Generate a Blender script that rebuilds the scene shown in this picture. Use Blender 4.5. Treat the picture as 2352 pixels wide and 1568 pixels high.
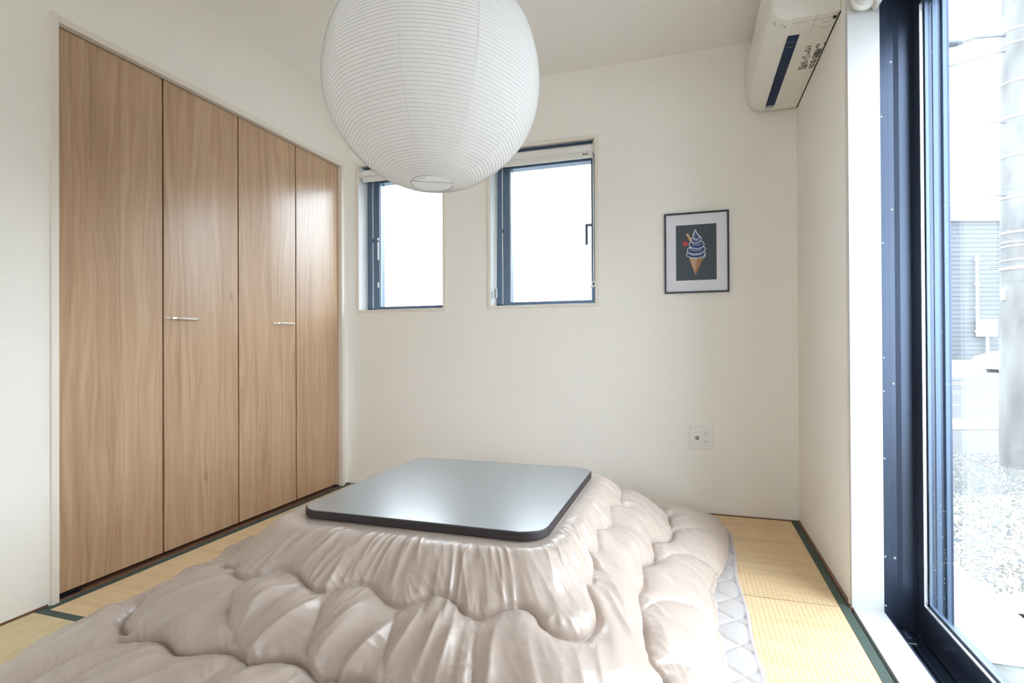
import bpy, bmesh, math, random
import numpy as np
from mathutils import Vector, Matrix

random.seed(7)
scn = bpy.context.scene
col = scn.collection
for o in list(bpy.data.objects):
    bpy.data.objects.remove(o)

# ------------------------------------------------------------------ camera
CAM_H = 0.88
cam_d = bpy.data.cameras.new('camera')
cam_d.sensor_width = 36.0
cam_d.lens = 1261.9 * 36.0 / 2352.0
cam_d.clip_start = 0.05
cam_d.clip_end = 300
cam = bpy.data.objects.new('camera', cam_d)
col.objects.link(cam)
yaw, pit, rol = (math.radians(v) for v in (-17.932, 0.286, -0.295))
fw = Vector((math.sin(yaw) * math.cos(pit), math.cos(yaw) * math.cos(pit), math.sin(pit)))
rt = Vector((math.cos(yaw), -math.sin(yaw), 0))
up = rt.cross(fw)
rt2 = rt * math.cos(rol) + up * math.sin(rol)
up2 = up * math.cos(rol) - rt * math.sin(rol)
m3 = Matrix((rt2, up2, -fw)).transposed()
cam.matrix_world = Matrix.Translation((0, 0, CAM_H)) @ m3.to_4x4()
scn.camera = cam

# ------------------------------------------------------------------ sky + exposure
SKY = 5.0
world = bpy.data.worlds.new('world')
scn.world = world
world.use_nodes = True
bg = world.node_tree.nodes['Background']
bg.inputs['Color'].default_value = (0.79, 0.905, 1.0, 1)
bg.inputs['Strength'].default_value = SKY
scn.view_settings.view_transform = 'Standard'
scn.view_settings.look = 'None'
scn.view_settings.exposure = 1.12
scn.view_settings.gamma = 1.0
scn.view_settings.use_curve_mapping = False
try:
    scn.cycles.max_bounces = 14
    scn.cycles.diffuse_bounces = 8
    scn.cycles.transparent_max_bounces = 16
    scn.cycles.sample_clamp_indirect = 6
except Exception:
    pass

# ------------------------------------------------------------------ materials
def srgb(r, g, b):
    def f(c):
        c = c / 255.0
        return c / 12.92 if c <= 0.04045 else ((c + 0.055) / 1.055) ** 2.4
    return (f(r), f(g), f(b), 1)

def new_mat(name):
    m = bpy.data.materials.new(name)
    m.use_nodes = True
    return m, m.node_tree, m.node_tree.nodes['Principled BSDF']

def mat(name, c, rough=0.5, metal=0.0, spec=0.5, bump=0.0, bscale=200.0, var=0.0, vscale=8.0, sheen=0.0, stretch=(1, 1, 1)):
    m, nt, p = new_mat(name)
    if len(c) == 3:
        c = (*c, 1)
    p.inputs['Base Color'].default_value = c
    p.inputs['Roughness'].default_value = rough
    p.inputs['Metallic'].default_value = metal
    p.inputs['Specular IOR Level'].default_value = spec
    p.inputs['Sheen Weight'].default_value = sheen
    if bump or var:
        tc = nt.nodes.new('ShaderNodeTexCoord')
        mp = nt.nodes.new('ShaderNodeMapping')
        mp.inputs['Scale'].default_value = stretch
        nt.links.new(tc.outputs['Object'], mp.inputs['Vector'])
    if bump:
        n = nt.nodes.new('ShaderNodeTexNoise')
        n.inputs['Scale'].default_value = bscale
        n.inputs['Detail'].default_value = 3
        nt.links.new(mp.outputs[0], n.inputs['Vector'])
        b = nt.nodes.new('ShaderNodeBump')
        b.inputs['Strength'].default_value = bump
        b.inputs['Distance'].default_value = 0.002
        nt.links.new(n.outputs['Fac'], b.inputs['Height'])
        nt.links.new(b.outputs[0], p.inputs['Normal'])
    if var:
        n = nt.nodes.new('ShaderNodeTexNoise')
        n.inputs['Scale'].default_value = vscale
        n.inputs['Detail'].default_value = 4
        nt.links.new(mp.outputs[0], n.inputs['Vector'])
        r = nt.nodes.new('ShaderNodeValToRGB')
        r.color_ramp.elements[0].position = 0.3
        r.color_ramp.elements[1].position = 0.7
        r.color_ramp.elements[0].color = (c[0] * (1 - var), c[1] * (1 - var), c[2] * (1 - var), 1)
        r.color_ramp.elements[1].color = (min(1, c[0] * (1 + var)), min(1, c[1] * (1 + var)), min(1, c[2] * (1 + var)), 1)
        nt.links.new(n.outputs['Fac'], r.inputs['Fac'])
        nt.links.new(r.outputs['Color'], p.inputs['Base Color'])
    return m

def wallpaper(name, c):
    m, nt, p = new_mat(name)
    p.inputs['Base Color'].default_value = (*c, 1)
    p.inputs['Roughness'].default_value = 0.75
    p.inputs['Specular IOR Level'].default_value = 0.25
    tc = nt.nodes.new('ShaderNodeTexCoord')
    hs = []
    for sc in ((60, 60, 420), (420, 420, 60)):
        mp = nt.nodes.new('ShaderNodeMapping')
        mp.inputs['Scale'].default_value = sc
        nt.links.new(tc.outputs['Object'], mp.inputs['Vector'])
        n = nt.nodes.new('ShaderNodeTexNoise')
        n.inputs['Scale'].default_value = 1.0
        n.inputs['Detail'].default_value = 2
        nt.links.new(mp.outputs[0], n.inputs['Vector'])
        hs.append(n)
    a = nt.nodes.new('ShaderNodeMath')
    a.operation = 'MAXIMUM'
    nt.links.new(hs[0].outputs['Fac'], a.inputs[0])
    nt.links.new(hs[1].outputs['Fac'], a.inputs[1])
    b = nt.nodes.new('ShaderNodeBump')
    b.inputs['Strength'].default_value = 0.35
    b.inputs['Distance'].default_value = 0.0012
    nt.links.new(a.outputs[0], b.inputs['Height'])
    nt.links.new(b.outputs[0], p.inputs['Normal'])
    return m

def wood_door(name, seed):
    """Vertical grained laminate: slats of slightly different tone, long fibres and cathedral figure."""
    m, nt, p = new_mat(name)
    L = nt.links.new
    tc = nt.nodes.new('ShaderNodeTexCoord')
    off = nt.nodes.new('ShaderNodeMapping')
    off.inputs['Location'].default_value = (0, seed * 3.7, seed * 1.9)
    L(tc.outputs['Object'], off.inputs['Vector'])
    # slow warp of the grain
    wmp = nt.nodes.new('ShaderNodeMapping'); wmp.inputs['Scale'].default_value = (1, 4.0, 0.8)
    L(off.outputs[0], wmp.inputs['Vector'])
    wn = nt.nodes.new('ShaderNodeTexNoise'); wn.inputs['Scale'].default_value = 1.6; wn.inputs['Detail'].default_value = 2
    L(wmp.outputs[0], wn.inputs['Vector'])
    sx = nt.nodes.new('ShaderNodeSeparateXYZ'); L(off.outputs[0], sx.inputs[0])
    ad = nt.nodes.new('ShaderNodeMath'); ad.operation = 'MULTIPLY_ADD'
    ad.inputs[1].default_value = 0.13
    L(wn.outputs['Fac'], ad.inputs[0]); L(sx.outputs['Y'], ad.inputs[2])
    cb = nt.nodes.new('ShaderNodeCombineXYZ')
    zs = nt.nodes.new('ShaderNodeMath'); zs.operation = 'MULTIPLY'; zs.inputs[1].default_value = 0.03
    L(sx.outputs['Z'], zs.inputs[0])
    L(ad.outputs[0], cb.inputs['Y']); L(zs.outputs[0], cb.inputs['Z'])
    g = nt.nodes.new('ShaderNodeTexNoise'); g.inputs['Scale'].default_value = 46; g.inputs['Detail'].default_value = 5; g.inputs['Roughness'].default_value = 0.6
    L(cb.outputs[0], g.inputs['Vector'])
    # fine straight fibres
    fm = nt.nodes.new('ShaderNodeMapping'); fm.inputs['Scale'].default_value = (1, 380, 7)
    L(off.outputs[0], fm.inputs['Vector'])
    fn = nt.nodes.new('ShaderNodeTexNoise'); fn.inputs['Scale'].default_value = 1; fn.inputs['Detail'].default_value = 2
    L(fm.outputs[0], fn.inputs['Vector'])
    # slat tone
    sl = nt.nodes.new('ShaderNodeMath'); sl.operation = 'MULTIPLY'; sl.inputs[1].default_value = 7.6
    L(sx.outputs['Y'], sl.inputs[0])
    fl = nt.nodes.new('ShaderNodeMath'); fl.operation = 'FLOOR'; L(sl.outputs[0], fl.inputs[0])
    wnz = nt.nodes.new('ShaderNodeTexWhiteNoise'); wnz.noise_dimensions = '1D'; L(fl.outputs[0], wnz.inputs['W'])
    mix1 = nt.nodes.new('ShaderNodeMath'); mix1.operation = 'MULTIPLY_ADD'; mix1.inputs[1].default_value = 0.32
    L(fn.outputs['Fac'], mix1.inputs[0]); L(g.outputs['Fac'], mix1.inputs[2])
    mix2 = nt.nodes.new('ShaderNodeMath'); mix2.operation = 'MULTIPLY_ADD'; mix2.inputs[1].default_value = 0.16
    L(wnz.outputs['Value'], mix2.inputs[0]); L(mix1.outputs[0], mix2.inputs[2])
    r = nt.nodes.new('ShaderNodeValToRGB')
    e = r.color_ramp.elements
    e[0].position = 0.42; e[0].color = WOOD_D
    e[1].position = 0.98; e[1].color = WOOD_L
    e.new(0.66).color = WOOD_M
    L(mix2.outputs[0], r.inputs['Fac'])
    # knots
    km = nt.nodes.new('ShaderNodeMapping'); km.inputs['Scale'].default_value = (1, 3.2, 1.3)
    L(off.outputs[0], km.inputs['Vector'])
    kv = nt.nodes.new('ShaderNodeTexVoronoi'); kv.inputs['Scale'].default_value = 1.0
    L(km.outputs[0], kv.inputs['Vector'])
    kr = nt.nodes.new('ShaderNodeValToRGB')
    kr.color_ramp.elements[0].position = 0.012; kr.color_ramp.elements[0].color = (0.55, 0.5, 0.48, 1)
    kr.color_ramp.elements[1].position = 0.05; kr.color_ramp.elements[1].color = (1, 1, 1, 1)
    L(kv.outputs['Distance'], kr.inputs['Fac'])
    mx = nt.nodes.new('ShaderNodeMix'); mx.data_type = 'RGBA'; mx.blend_type = 'MULTIPLY'; mx.inputs['Factor'].default_value = 0.9
    L(r.outputs['Color'], mx.inputs[6]); L(kr.outputs['Color'], mx.inputs[7])
    L(mx.outputs[2], p.inputs['Base Color'])
    p.inputs['Roughness'].default_value = 0.28
    p.inputs['Specular IOR Level'].default_value = 0.7
    p.inputs['Coat Weight'].default_value = 0.3
    p.inputs['Coat Roughness'].default_value = 0.22
    b = nt.nodes.new('ShaderNodeBump'); b.inputs['Strength'].default_value = 0.12; b.inputs['Distance'].default_value = 0.0006
    L(mix1.outputs[0], b.inputs['Height']); L(b.outputs[0], p.inputs['Normal'])
    return m

WOOD_D = (0.33, 0.20, 0.115, 1)
WOOD_M = (0.46, 0.293, 0.172, 1)
WOOD_L = (0.57, 0.395, 0.252, 1)

def tatami_mat_material(name, axis, tint):
    """Rush weave: thin rushes across the ribs, drying variation."""
    m, nt, p = new_mat(name)
    L = nt.links.new
    tc = nt.nodes.new('ShaderNodeTexCoord')
    mp = nt.nodes.new('ShaderNodeMapping')
    mp.inputs['Scale'].default_value = (30, 620, 1) if axis == 'y' else (620, 30, 1)
    L(tc.outputs['Object'], mp.inputs['Vector'])
    n = nt.nodes.new('ShaderNodeTexNoise'); n.inputs['Scale'].default_value = 1; n.inputs['Detail'].default_value = 3
    L(mp.outputs[0], n.inputs['Vector'])
    mp2 = nt.nodes.new('ShaderNodeMapping')
    mp2.inputs['Scale'].default_value = (2, 30, 1) if axis == 'y' else (30, 2, 1)
    L(tc.outputs['Object'], mp2.inputs['Vector'])
    n2 = nt.nodes.new('ShaderNodeTexNoise'); n2.inputs['Scale'].default_value = 1; n2.inputs['Detail'].default_value = 3
    L(mp2.outputs[0], n2.inputs['Vector'])
    s = nt.nodes.new('ShaderNodeMath'); s.operation = 'ADD'
    L(n.outputs['Fac'], s.inputs[0]); L(n2.outputs['Fac'], s.inputs[1])
    r = nt.nodes.new('ShaderNodeValToRGB')
    r.color_ramp.elements[0].position = 0.7; r.color_ramp.elements[0].color = (tint[0] * .8, tint[1] * .78, tint[2] * .72, 1)
    r.color_ramp.elements[1].position = 1.3 if False else 1.0; r.color_ramp.elements[1].color = (*tint, 1)
    L(s.outputs[0], r.inputs['Fac'])
    L(r.outputs['Color'], p.inputs['Base Color'])
    p.inputs['Roughness'].default_value = 0.5
    p.inputs['Specular IOR Level'].default_value = 0.35
    b = nt.nodes.new('ShaderNodeBump'); b.inputs['Strength'].default_value = 0.5; b.inputs['Distance'].default_value = 0.001
    L(n.outputs['Fac'], b.inputs['Height']); L(b.outputs[0], p.inputs['Normal'])
    return m

def glass_mat(name, tint=(1, 1, 1), refl=1.0):
    m = bpy.data.materials.new(name); m.use_nodes = True
    nt = m.node_tree; nt.nodes.clear(); L = nt.links.new
    out = nt.nodes.new('ShaderNodeOutputMaterial')
    t = nt.nodes.new('ShaderNodeBsdfTransparent'); t.inputs[0].default_value = (*tint, 1)
    g = nt.nodes.new('ShaderNodeBsdfGlossy'); g.inputs['Roughness'].default_value = 0.02
    lw = nt.nodes.new('ShaderNodeLayerWeight'); lw.inputs['Blend'].default_value = 0.5
    pw_ = nt.nodes.new('ShaderNodeMath'); pw_.operation = 'POWER'; pw_.inputs[1].default_value = 5.0
    L(lw.outputs['Facing'], pw_.inputs[0])
    f = nt.nodes.new('ShaderNodeMath'); f.operation = 'MULTIPLY_ADD'; f.inputs[1].default_value = 0.96; f.inputs[2].default_value = 0.04
    L(pw_.outputs[0], f.inputs[0])
    x = nt.nodes.new('ShaderNodeMixShader')
    L(f.outputs[0], x.inputs[0]); L(t.outputs[0], x.inputs[1]); L(g.outputs[0], x.inputs[2]); L(x.outputs[0], out.inputs['Surface'])
    return m

def paper_mat(name, c, tr=0.5):
    m = bpy.data.materials.new(name); m.use_nodes = True
    nt = m.node_tree; nt.nodes.clear(); L = nt.links.new
    out = nt.nodes.new('ShaderNodeOutputMaterial')
    d = nt.nodes.new('ShaderNodeBsdfDiffuse'); d.inputs[0].default_value = (*c, 1)
    t = nt.nodes.new('ShaderNodeBsdfTranslucent'); t.inputs[0].default_value = (*c, 1)
    x = nt.nodes.new('ShaderNodeMixShader'); x.inputs[0].default_value = tr
    tc = nt.nodes.new('ShaderNodeTexCoord')
    n = nt.nodes.new('ShaderNodeTexNoise'); n.inputs['Scale'].default_value = 30; n.inputs['Detail'].default_value = 5
    L(tc.outputs['Object'], n.inputs['Vector'])
    b = nt.nodes.new('ShaderNodeBump'); b.inputs['Strength'].default_value = 0.25; b.inputs['Distance'].default_value = 0.002
    L(n.outputs['Fac'], b.inputs['Height']); L(b.outputs[0], d.inputs['Normal'])
    L(d.outputs[0], x.inputs[1]); L(t.outputs[0], x.inputs[2]); L(x.outputs[0], out.inputs['Surface'])
    return m

M = {}
M['wall'] = wallpaper('wallpaper', (0.88, 0.85, 0.795))
M['ceiling'] = wallpaper('ceiling_paper', (0.90, 0.89, 0.86))
M['trim'] = mat('cream_trim', (0.80, 0.745, 0.67), 0.45, bump=0.1, bscale=60, stretch=(1, 1, 20))
M['white_jamb'] = mat('white_jamb', (0.60, 0.605, 0.60), 0.4, bump=0.12, bscale=40, stretch=(30, 30, 1))
M['alu'] = mat('dark_aluminium', (0.060, 0.080, 0.125), 0.27, metal=0.6, spec=0.7, bump=0.04, bscale=900)
M['alu_blue'] = mat('window_aluminium', (0.11, 0.165, 0.25), 0.33, metal=0.4, spec=0.7, bump=0.04, bscale=900)
M['bead'] = mat('silver_bead', (0.75, 0.77, 0.78), 0.3, metal=0.6)
M['glass'] = glass_mat('glass')
M['white_plastic'] = mat('white_plastic', (0.80, 0.80, 0.77), 0.35)
M['ac_plastic'] = mat('ivory_plastic', (0.78, 0.765, 0.70), 0.33)
M['ac_flap'] = mat('pale_plastic', (0.82, 0.815, 0.77), 0.3)
M['louver'] = mat('navy_louver', (0.010, 0.028, 0.075), 0.6, spec=.25)
M['grey_plastic'] = mat('grey_plastic', (0.42, 0.45, 0.46), 0.4)
M['blind'] = mat('blind_fabric', (0.82, 0.82, 0.81), 0.7, bump=0.1, bscale=700)
M['steel'] = mat('brushed_steel', (0.62, 0.58, 0.52), 0.28, metal=1.0)
M['ink'] = mat('dark_print', (0.06, 0.06, 0.06), 0.6)
M['black_iron'] = mat('black_hardware', (0.015, 0.015, 0.017), 0.35, metal=0.4)
M['gap'] = mat('dark_gap', (0.02, 0.012, 0.008), 0.8)
M['threshold'] = mat('brown_wood_strip', (0.20, 0.10, 0.06), 0.5, bump=0.1, bscale=60, stretch=(20, 1, 1))
M['heri'] = mat('green_border_cloth', (0.055, 0.085, 0.070), 0.75, bump=0.25, bscale=1500)
M['heri_light'] = M['heri']
M['tat_y'] = tatami_mat_material('rush_weave', 'y', (0.75, 0.555, 0.33))
M['tat_x'] = tatami_mat_material('rush_weave_across', 'x', (0.68, 0.55, 0.33))
M['comforter'] = None
M['rug'] = mat('quilted_cotton', (0.48, 0.445, 0.43), 0.8, sheen=0.2, bump=0.15, bscale=900)
M['rug_edge'] = mat('quilt_binding', (0.50, 0.45, 0.46), 0.7)
M['black_frame'] = mat('black_frame', (0.012, 0.017, 0.035), 0.35)
M['mount'] = mat('white_mount', (0.76, 0.76, 0.82), 0.8)
M['paper'] = paper_mat('washi_paper', (0.95, 0.945, 0.94), 0.5)
M['paper_lap'] = paper_mat('lapped_washi_paper', (0.86, 0.86, 0.85), 0.36)
M['wire'] = mat('pale_wire', (0.60, 0.60, 0.60), 0.5)
M['cord'] = mat('white_cord', (0.75, 0.75, 0.73), 0.5)

def comforter_mat():
    m, nt, p = new_mat('satin_beige_cotton')
    p.inputs['Base Color'].default_value = (0.465, 0.379, 0.326, 1)
    p.inputs['Roughness'].default_value = 0.31
    p.inputs['Specular IOR Level'].default_value = 0.6
    p.inputs['Sheen Weight'].default_value = 0.1
    p.inputs['Sheen Roughness'].default_value = 0.4
    tc = nt.nodes.new('ShaderNodeTexCoord')
    n = nt.nodes.new('ShaderNodeTexNoise'); n.inputs['Scale'].default_value = 55; n.inputs['Detail'].default_value = 3
    nt.links.new(tc.outputs['Object'], n.inputs['Vector'])
    b = nt.nodes.new('ShaderNodeBump'); b.inputs['Strength'].default_value = 0.10; b.inputs['Distance'].default_value = 0.004
    nt.links.new(n.outputs['Fac'], b.inputs['Height'])
    nt.links.new(b.outputs[0], p.inputs['Normal'])
    return m
M['comforter'] = comforter_mat()

def table_mat():
    m, nt, p = new_mat('black_table_laminate')
    p.inputs['Base Color'].default_value = (0.065, 0.10, 0.125, 1)
    p.inputs['Roughness'].default_value = 0.45
    p.inputs['Specular IOR Level'].default_value = 1.0
    p.inputs['Coat Weight'].default_value = 1.0
    p.inputs['Coat IOR'].default_value = 3.0
    p.inputs['Coat Roughness'].default_value = 0.23
    tc = nt.nodes.new('ShaderNodeTexCoord')
    n = nt.nodes.new('ShaderNodeTexNoise'); n.inputs['Scale'].default_value = 350
    nt.links.new(tc.outputs['Object'], n.inputs['Vector'])
    b = nt.nodes.new('ShaderNodeBump'); b.inputs['Strength'].default_value = 0.04; b.inputs['Distance'].default_value = 0.001
    nt.links.new(n.outputs['Fac'], b.inputs['Height']); nt.links.new(b.outputs[0], p.inputs['Normal'])
    return m
M['table'] = table_mat()
M['table_edge'] = mat('dark_brown_edge', (0.028, 0.022, 0.024), 0.55, bump=0.1, bscale=900)

# ------------------------------------------------------------------ mesh helpers
class MB:
    def __init__(self):
        self.v = []; self.f = []; self.mi = []
    def add(self, vs, fs, mi=0):
        n = len(self.v)
        self.v += [tuple(p) for p in vs]
        self.f += [tuple(i + n for i in f) for f in fs]
        self.mi += [mi] * len(fs)
        return self
    def box(self, x0, x1, y0, y1, z0, z1, mi=0):
        vs = [(x0, y0, z0), (x1, y0, z0), (x1, y1, z0), (x0, y1, z0), (x0, y0, z1), (x1, y0, z1), (x1, y1, z1), (x0, y1, z1)]
        return self.add(vs, [(3, 2, 1, 0), (4, 5, 6, 7), (0, 1, 5, 4), (1, 2, 6, 5), (2, 3, 7, 6), (3, 0, 4, 7)], mi)
    def prism(self, pts, axis, a0, a1, mi=0):
        """closed outline swept along an axis; pts are the two other coordinates in cyclic order"""
        def P(p, a):
            if axis == 'x': return (a, p[0], p[1])
            if axis == 'y': return (p[0], a, p[1])
            return (p[0], p[1], a)
        n = len(pts)
        vs = [P(p, a0) for p in pts] + [P(p, a1) for p in pts]
        fs = [tuple(range(n))[::-1], tuple(range(n, 2 * n))]
        fs += [(i, (i + 1) % n, n + (i + 1) % n, n + i) for i in range(n)]
        return self.add(vs, fs, mi)
    def tube(self, path, r, seg=8, cap=True, mi=0):
        path = [Vector(p) for p in path]
        n = len(path)
        rs = r if isinstance(r, (list, tuple)) else [r] * n
        t0 = (path[1] - path[0]).normalized()
        nrm = t0.orthogonal().normalized()
        vs = []
        for i, p in enumerate(path):
            t = (path[min(i + 1, n - 1)] - path[max(i - 1, 0)]).normalized()
            nrm = (nrm - t * nrm.dot(t)).normalized()
            bn = t.cross(nrm)
            for k in range(seg):
                a = 2 * math.pi * k / seg
                vs.append(p + (nrm * math.cos(a) + bn * math.sin(a)) * rs[i])
        fs = []
        for i in range(n - 1):
            for k in range(seg):
                a, b = i * seg + k, i * seg + (k + 1) % seg
                fs.append((a, b, b + seg, a + seg))
        if cap:
            fs.append(tuple(range(seg))[::-1]); fs.append(tuple(range((n - 1) * seg, n * seg)))
        return self.add(vs, fs, mi)
    def lathe(self, prof, c, seg=32, mi=0, axis='z'):
        vs = []; fs = []
        for r, z in prof:
            for k in range(seg):
                a = 2 * math.pi * k / seg
                if axis == 'z': vs.append((c[0] + r * math.cos(a), c[1] + r * math.sin(a), c[2] + z))
                elif axis == 'y': vs.append((c[0] + r * math.cos(a), c[1] + z, c[2] + r * math.sin(a)))
                else: vs.append((c[0] + z, c[1] + r * math.cos(a), c[2] + r * math.sin(a)))
        for i in range(len(prof) - 1):
            for k in range(seg):
                a, b = i * seg + k, i * seg + (k + 1) % seg
                fs.append((a, b, b + seg, a + seg))
        return self.add(vs, fs, mi)
    def build(self, name, mats, parent=None, bevel=0.0, smooth=False, seg=2, solid=0.0):
        me = bpy.data.meshes.new(name)
        o = bpy.data.objects.new(name, me)
        col.objects.link(o)
        org = Vector((0, 0, 0))
        if parent is not None:
            o.parent = parent
            q = parent
            while q is not None:
                org += q.location; q = q.parent
        me.from_pydata([tuple(Vector(p) - org) for p in self.v], [], self.f)
        if not isinstance(mats, (list, tuple)): mats = [mats]
        for m in mats: me.materials.append(m)
        if len(mats) > 1: me.polygons.foreach_set('material_index', self.mi)
        me.update()
        bm = bmesh.new(); bm.from_mesh(me); bmesh.ops.recalc_face_normals(bm, faces=bm.faces); bm.to_mesh(me); bm.free()
        if smooth: me.polygons.foreach_set('use_smooth', [True] * len(me.polygons))
        if solid:
            s = o.modifiers.new('thickness', 'SOLIDIFY'); s.thickness = solid; s.offset = 0
        if bevel:
            b = o.modifiers.new('bevel', 'BEVEL'); b.width = bevel; b.segments = seg; b.limit_method = 'ANGLE'; b.angle_limit = math.radians(35)
        return o

def root(name, loc=(0, 0, 0)):
    o = bpy.data.objects.new(name, None)
    o.empty_display_size = 0.1
    col.objects.link(o); o.location = loc
    return o
def tag(o, label=None, cat=None, group=None, kind=None):
    if label: o['label'] = label
    if cat: o['category'] = cat
    if group: o['group'] = group
    if kind: o['kind'] = kind
    return o
def structure(name, mb, m, parent=None, **k):
    o = mb.build(name, m, parent, **k)
    if parent is None: o['kind'] = 'structure'
    return o
def rrect(cx, cy, hx, hy, r, n=10):
    pts = []
    for (sx, sy, a0) in ((1, 1, 0), (-1, 1, 90), (-1, -1, 180), (1, -1, 270)):
        for k in range(n + 1):
            a = math.radians(a0 + 90 * k / n)
            pts.append((cx + sx * (hx - r) + r * math.cos(a), cy + sy * (hy - r) + r * math.sin(a)))
    return pts

# ------------------------------------------------------------------ the room
XL, XR, YB, ZC = -2.075, 0.509, 3.015, 2.40
YF = -3.4
DY0, DY1 = 0.80, 2.080          # glass door opening along the right wall
DZ = 2.035
# windows in the back wall: outer edge of the trim
W1 = (-2.010, -1.390, 1.084, 2.030)
W2 = (-1.122, -0.472, 1.088, 2.030)

mb = MB()
T = 0.17
xs = [XL - 0.6, W1[0] + .004, W1[1] - .004, W2[0] + .004, W2[1] - .004, XR + 0.002]
zb0, zb1 = 1.090, 2.026
mb.box(xs[0], xs[5], YB, YB + T, -0.02, zb0)
mb.box(xs[0], xs[5], YB, YB + T, zb1, ZC + .1)
for a, b in ((0, 1), (2, 3), (4, 5)):
    mb.box(xs[a], xs[b], YB, YB + T, zb0, zb1)
structure('wall_back', mb, M['wall'])

CY0, CY1, CZ = 1.320, 2.938, 2.000     # closet opening
mb = MB()
mb.box(XL - .12, XL, YF, CY0 - .012, -0.02, ZC + .1)
mb.box(XL - .12, XL, CY1 + .012, YB, -0.02, ZC + .1)
mb.box(XL - .12, XL, CY0 - .012, CY1 + .012, CZ + .012, ZC + .1)
structure('wall_left', mb, M['wall'])
mb = MB()   # inside of the closet behind the doors
mb.box(XL - .62, XL - .60, CY0 - .02, CY1 + .02, 0, CZ + .02)
mb.box(XL - .60, XL - .12, CY0 - .03, CY0 - .01, 0, CZ + .02)
mb.box(XL - .60, XL - .12, CY1 + .01, CY1 + .03, 0, CZ + .02)
mb.box(XL - .60, XL - .12, CY0, CY1, CZ, CZ + .02)
structure('wall_closet', mb, M['gap'])

mb = MB()
mb.box(XR, XR + .19, DY1 + .024, YB, -0.02, ZC + .1)
mb.box(XR, XR + .19, DY0 - .024, DY1 + .024, DZ + .02, ZC + .1)
mb.box(XR, XR + .19, YF, DY0 - .024, -0.02, ZC + .1)
structure('wall_right', mb, M['wall'])
mb = MB()
mb.box(XL - .12, -1.35, YF - .15, YF, -0.02, ZC + .1)
mb.box(-0.2, XR + .19, YF - .15, YF, -0.02, ZC + .1)
mb.box(-1.35, -0.2, YF - .15, YF, 2.0, ZC + .1)
mb.box(-1.35, -0.2, YF - .15, YF, -0.02, 1.1)  # unseen opening left between these boxes, added to let in sky light
M['back_panel'] = mat('walnut_panel_wall', (0.22, 0.15, 0.10), 0.5, bump=.1, bscale=30, stretch=(20, 1, 1), var=.15)
structure('wall_front', mb, M['wall'])
structure('ceiling', MB().box(XL - .12, XR + .19, YF, YB, ZC, ZC + .1), M['ceiling'])

# floor: sub floor, rush mats with their cloth borders, plain boards outside the mats
M['boards'] = mat('oak_floor_boards', (0.36, 0.22, 0.12), 0.4, bump=0.1, bscale=30, stretch=(20, 1, 1), var=0.15)
floor = root('floor'); floor['kind'] = 'structure'
MB().box(XL - .6, XR + .05, YF, YB, -0.16, -0.045).build('sub_floor', M['gap'], floor)
bw = 0.15
x = XL
while x < XR - 0.01:
    MB().box(x + .001, min(x + bw, XR) - .001, YF, 0.385, -0.045, -0.002).build('floor_board', M['boards'], floor, bevel=.001, seg=1)
    x += bw

def ribbed(x0, x1, y0, y1, axis):
    """rush surface with raised rows 15 mm apart running along 'axis'"""
    mb = MB()
    pitch = 0.0152; amp = 0.0008
    lo, hi = (x0, x1) if axis == 'y' else (y0, y1)
    n = int((hi - lo) / pitch)
    pos = []
    for i in range(n):
        a = lo + (hi - lo) * i / n; w = (hi - lo) / n
        for t, h in ((0, 0), (.2, .75), (.5, 1), (.8, .75)):
            pos.append((a + w * t, -amp + amp * h))
    pos.append((hi, -amp))
    vs = []; fs = []
    for p, z in pos:
        if axis == 'y': vs += [(p, y0, z), (p, y1, z)]
        else: vs += [(x1, p, z), (x0, p, z)]
    for i in range(len(pos) - 1):
        fs.append((2 * i, 2 * i + 2, 2 * i + 3, 2 * i + 1))
    mb.add(vs, fs)
    return mb

def tatami(x0, x1, y0, y1, axis):
    g = 0.0012
    x0 += g; x1 -= g; y0 += g; y1 -= g
    hw = 0.028
    r = ribbed(x0, x1, y0, y1, axis)
    r.box(x0, x1, y0, y1, -0.05, -0.0016)
    t = r.build('tatami_mat', M['tat_y'] if axis == 'y' else M['tat_x'], floor)
    if axis == 'y':
        strips = ((x0 - .0004, x0 + hw, y0, y1), (x1 - hw, x1 + .0004, y0, y1))
    else:
        strips = ((x0, x1, y0 - .0004, y0 + hw), (x0, x1, y1 - hw, y1 + .0004))
    for s in strips:
        MB().box(*s, -0.05, 0.0009).build('cloth_border', M['heri'], t, bevel=.0006, seg=1)
    return t
TX = (-2.074, -1.217, -0.360, 0.4985)
tatami(TX[0], TX[1], 1.276, 3.003, 'y')
tatami(TX[0], TX[1], 0.392, 1.2755, 'x')
tatami(TX[1], TX[2], 1.276, 3.003, 'y')
tatami(TX[1], TX[2], 0.392, 1.276, 'x')
tatami(TX[2], TX[3], 2.081, 3.003, 'y')
tatami(TX[2], TX[3], 0.392, 2.080, 'y')

structure('baseboard_back', MB().box(XL, XR, 3.003, YB + .001, -.03, .0035), M['threshold'], bevel=.001)
structure('baseboard_right', MB().box(.4988, XR + .001, DY1 + .0, YB, -.03, .006), M['threshold'], bevel=.001)
structure('baseboard_left', MB().box(XL - .001, XL + .0008, YF, CY0 - .03, -.03, .008).box(XL - .001, XL + .0008, CY1 + .03, YB, -.03, .008), M['threshold'])
structure('trim_1', MB().box(XL - .125, XL + .0008, CY0, CY1, -.03, .0025), M['threshold'], bevel=.001)   # closet threshold

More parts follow.
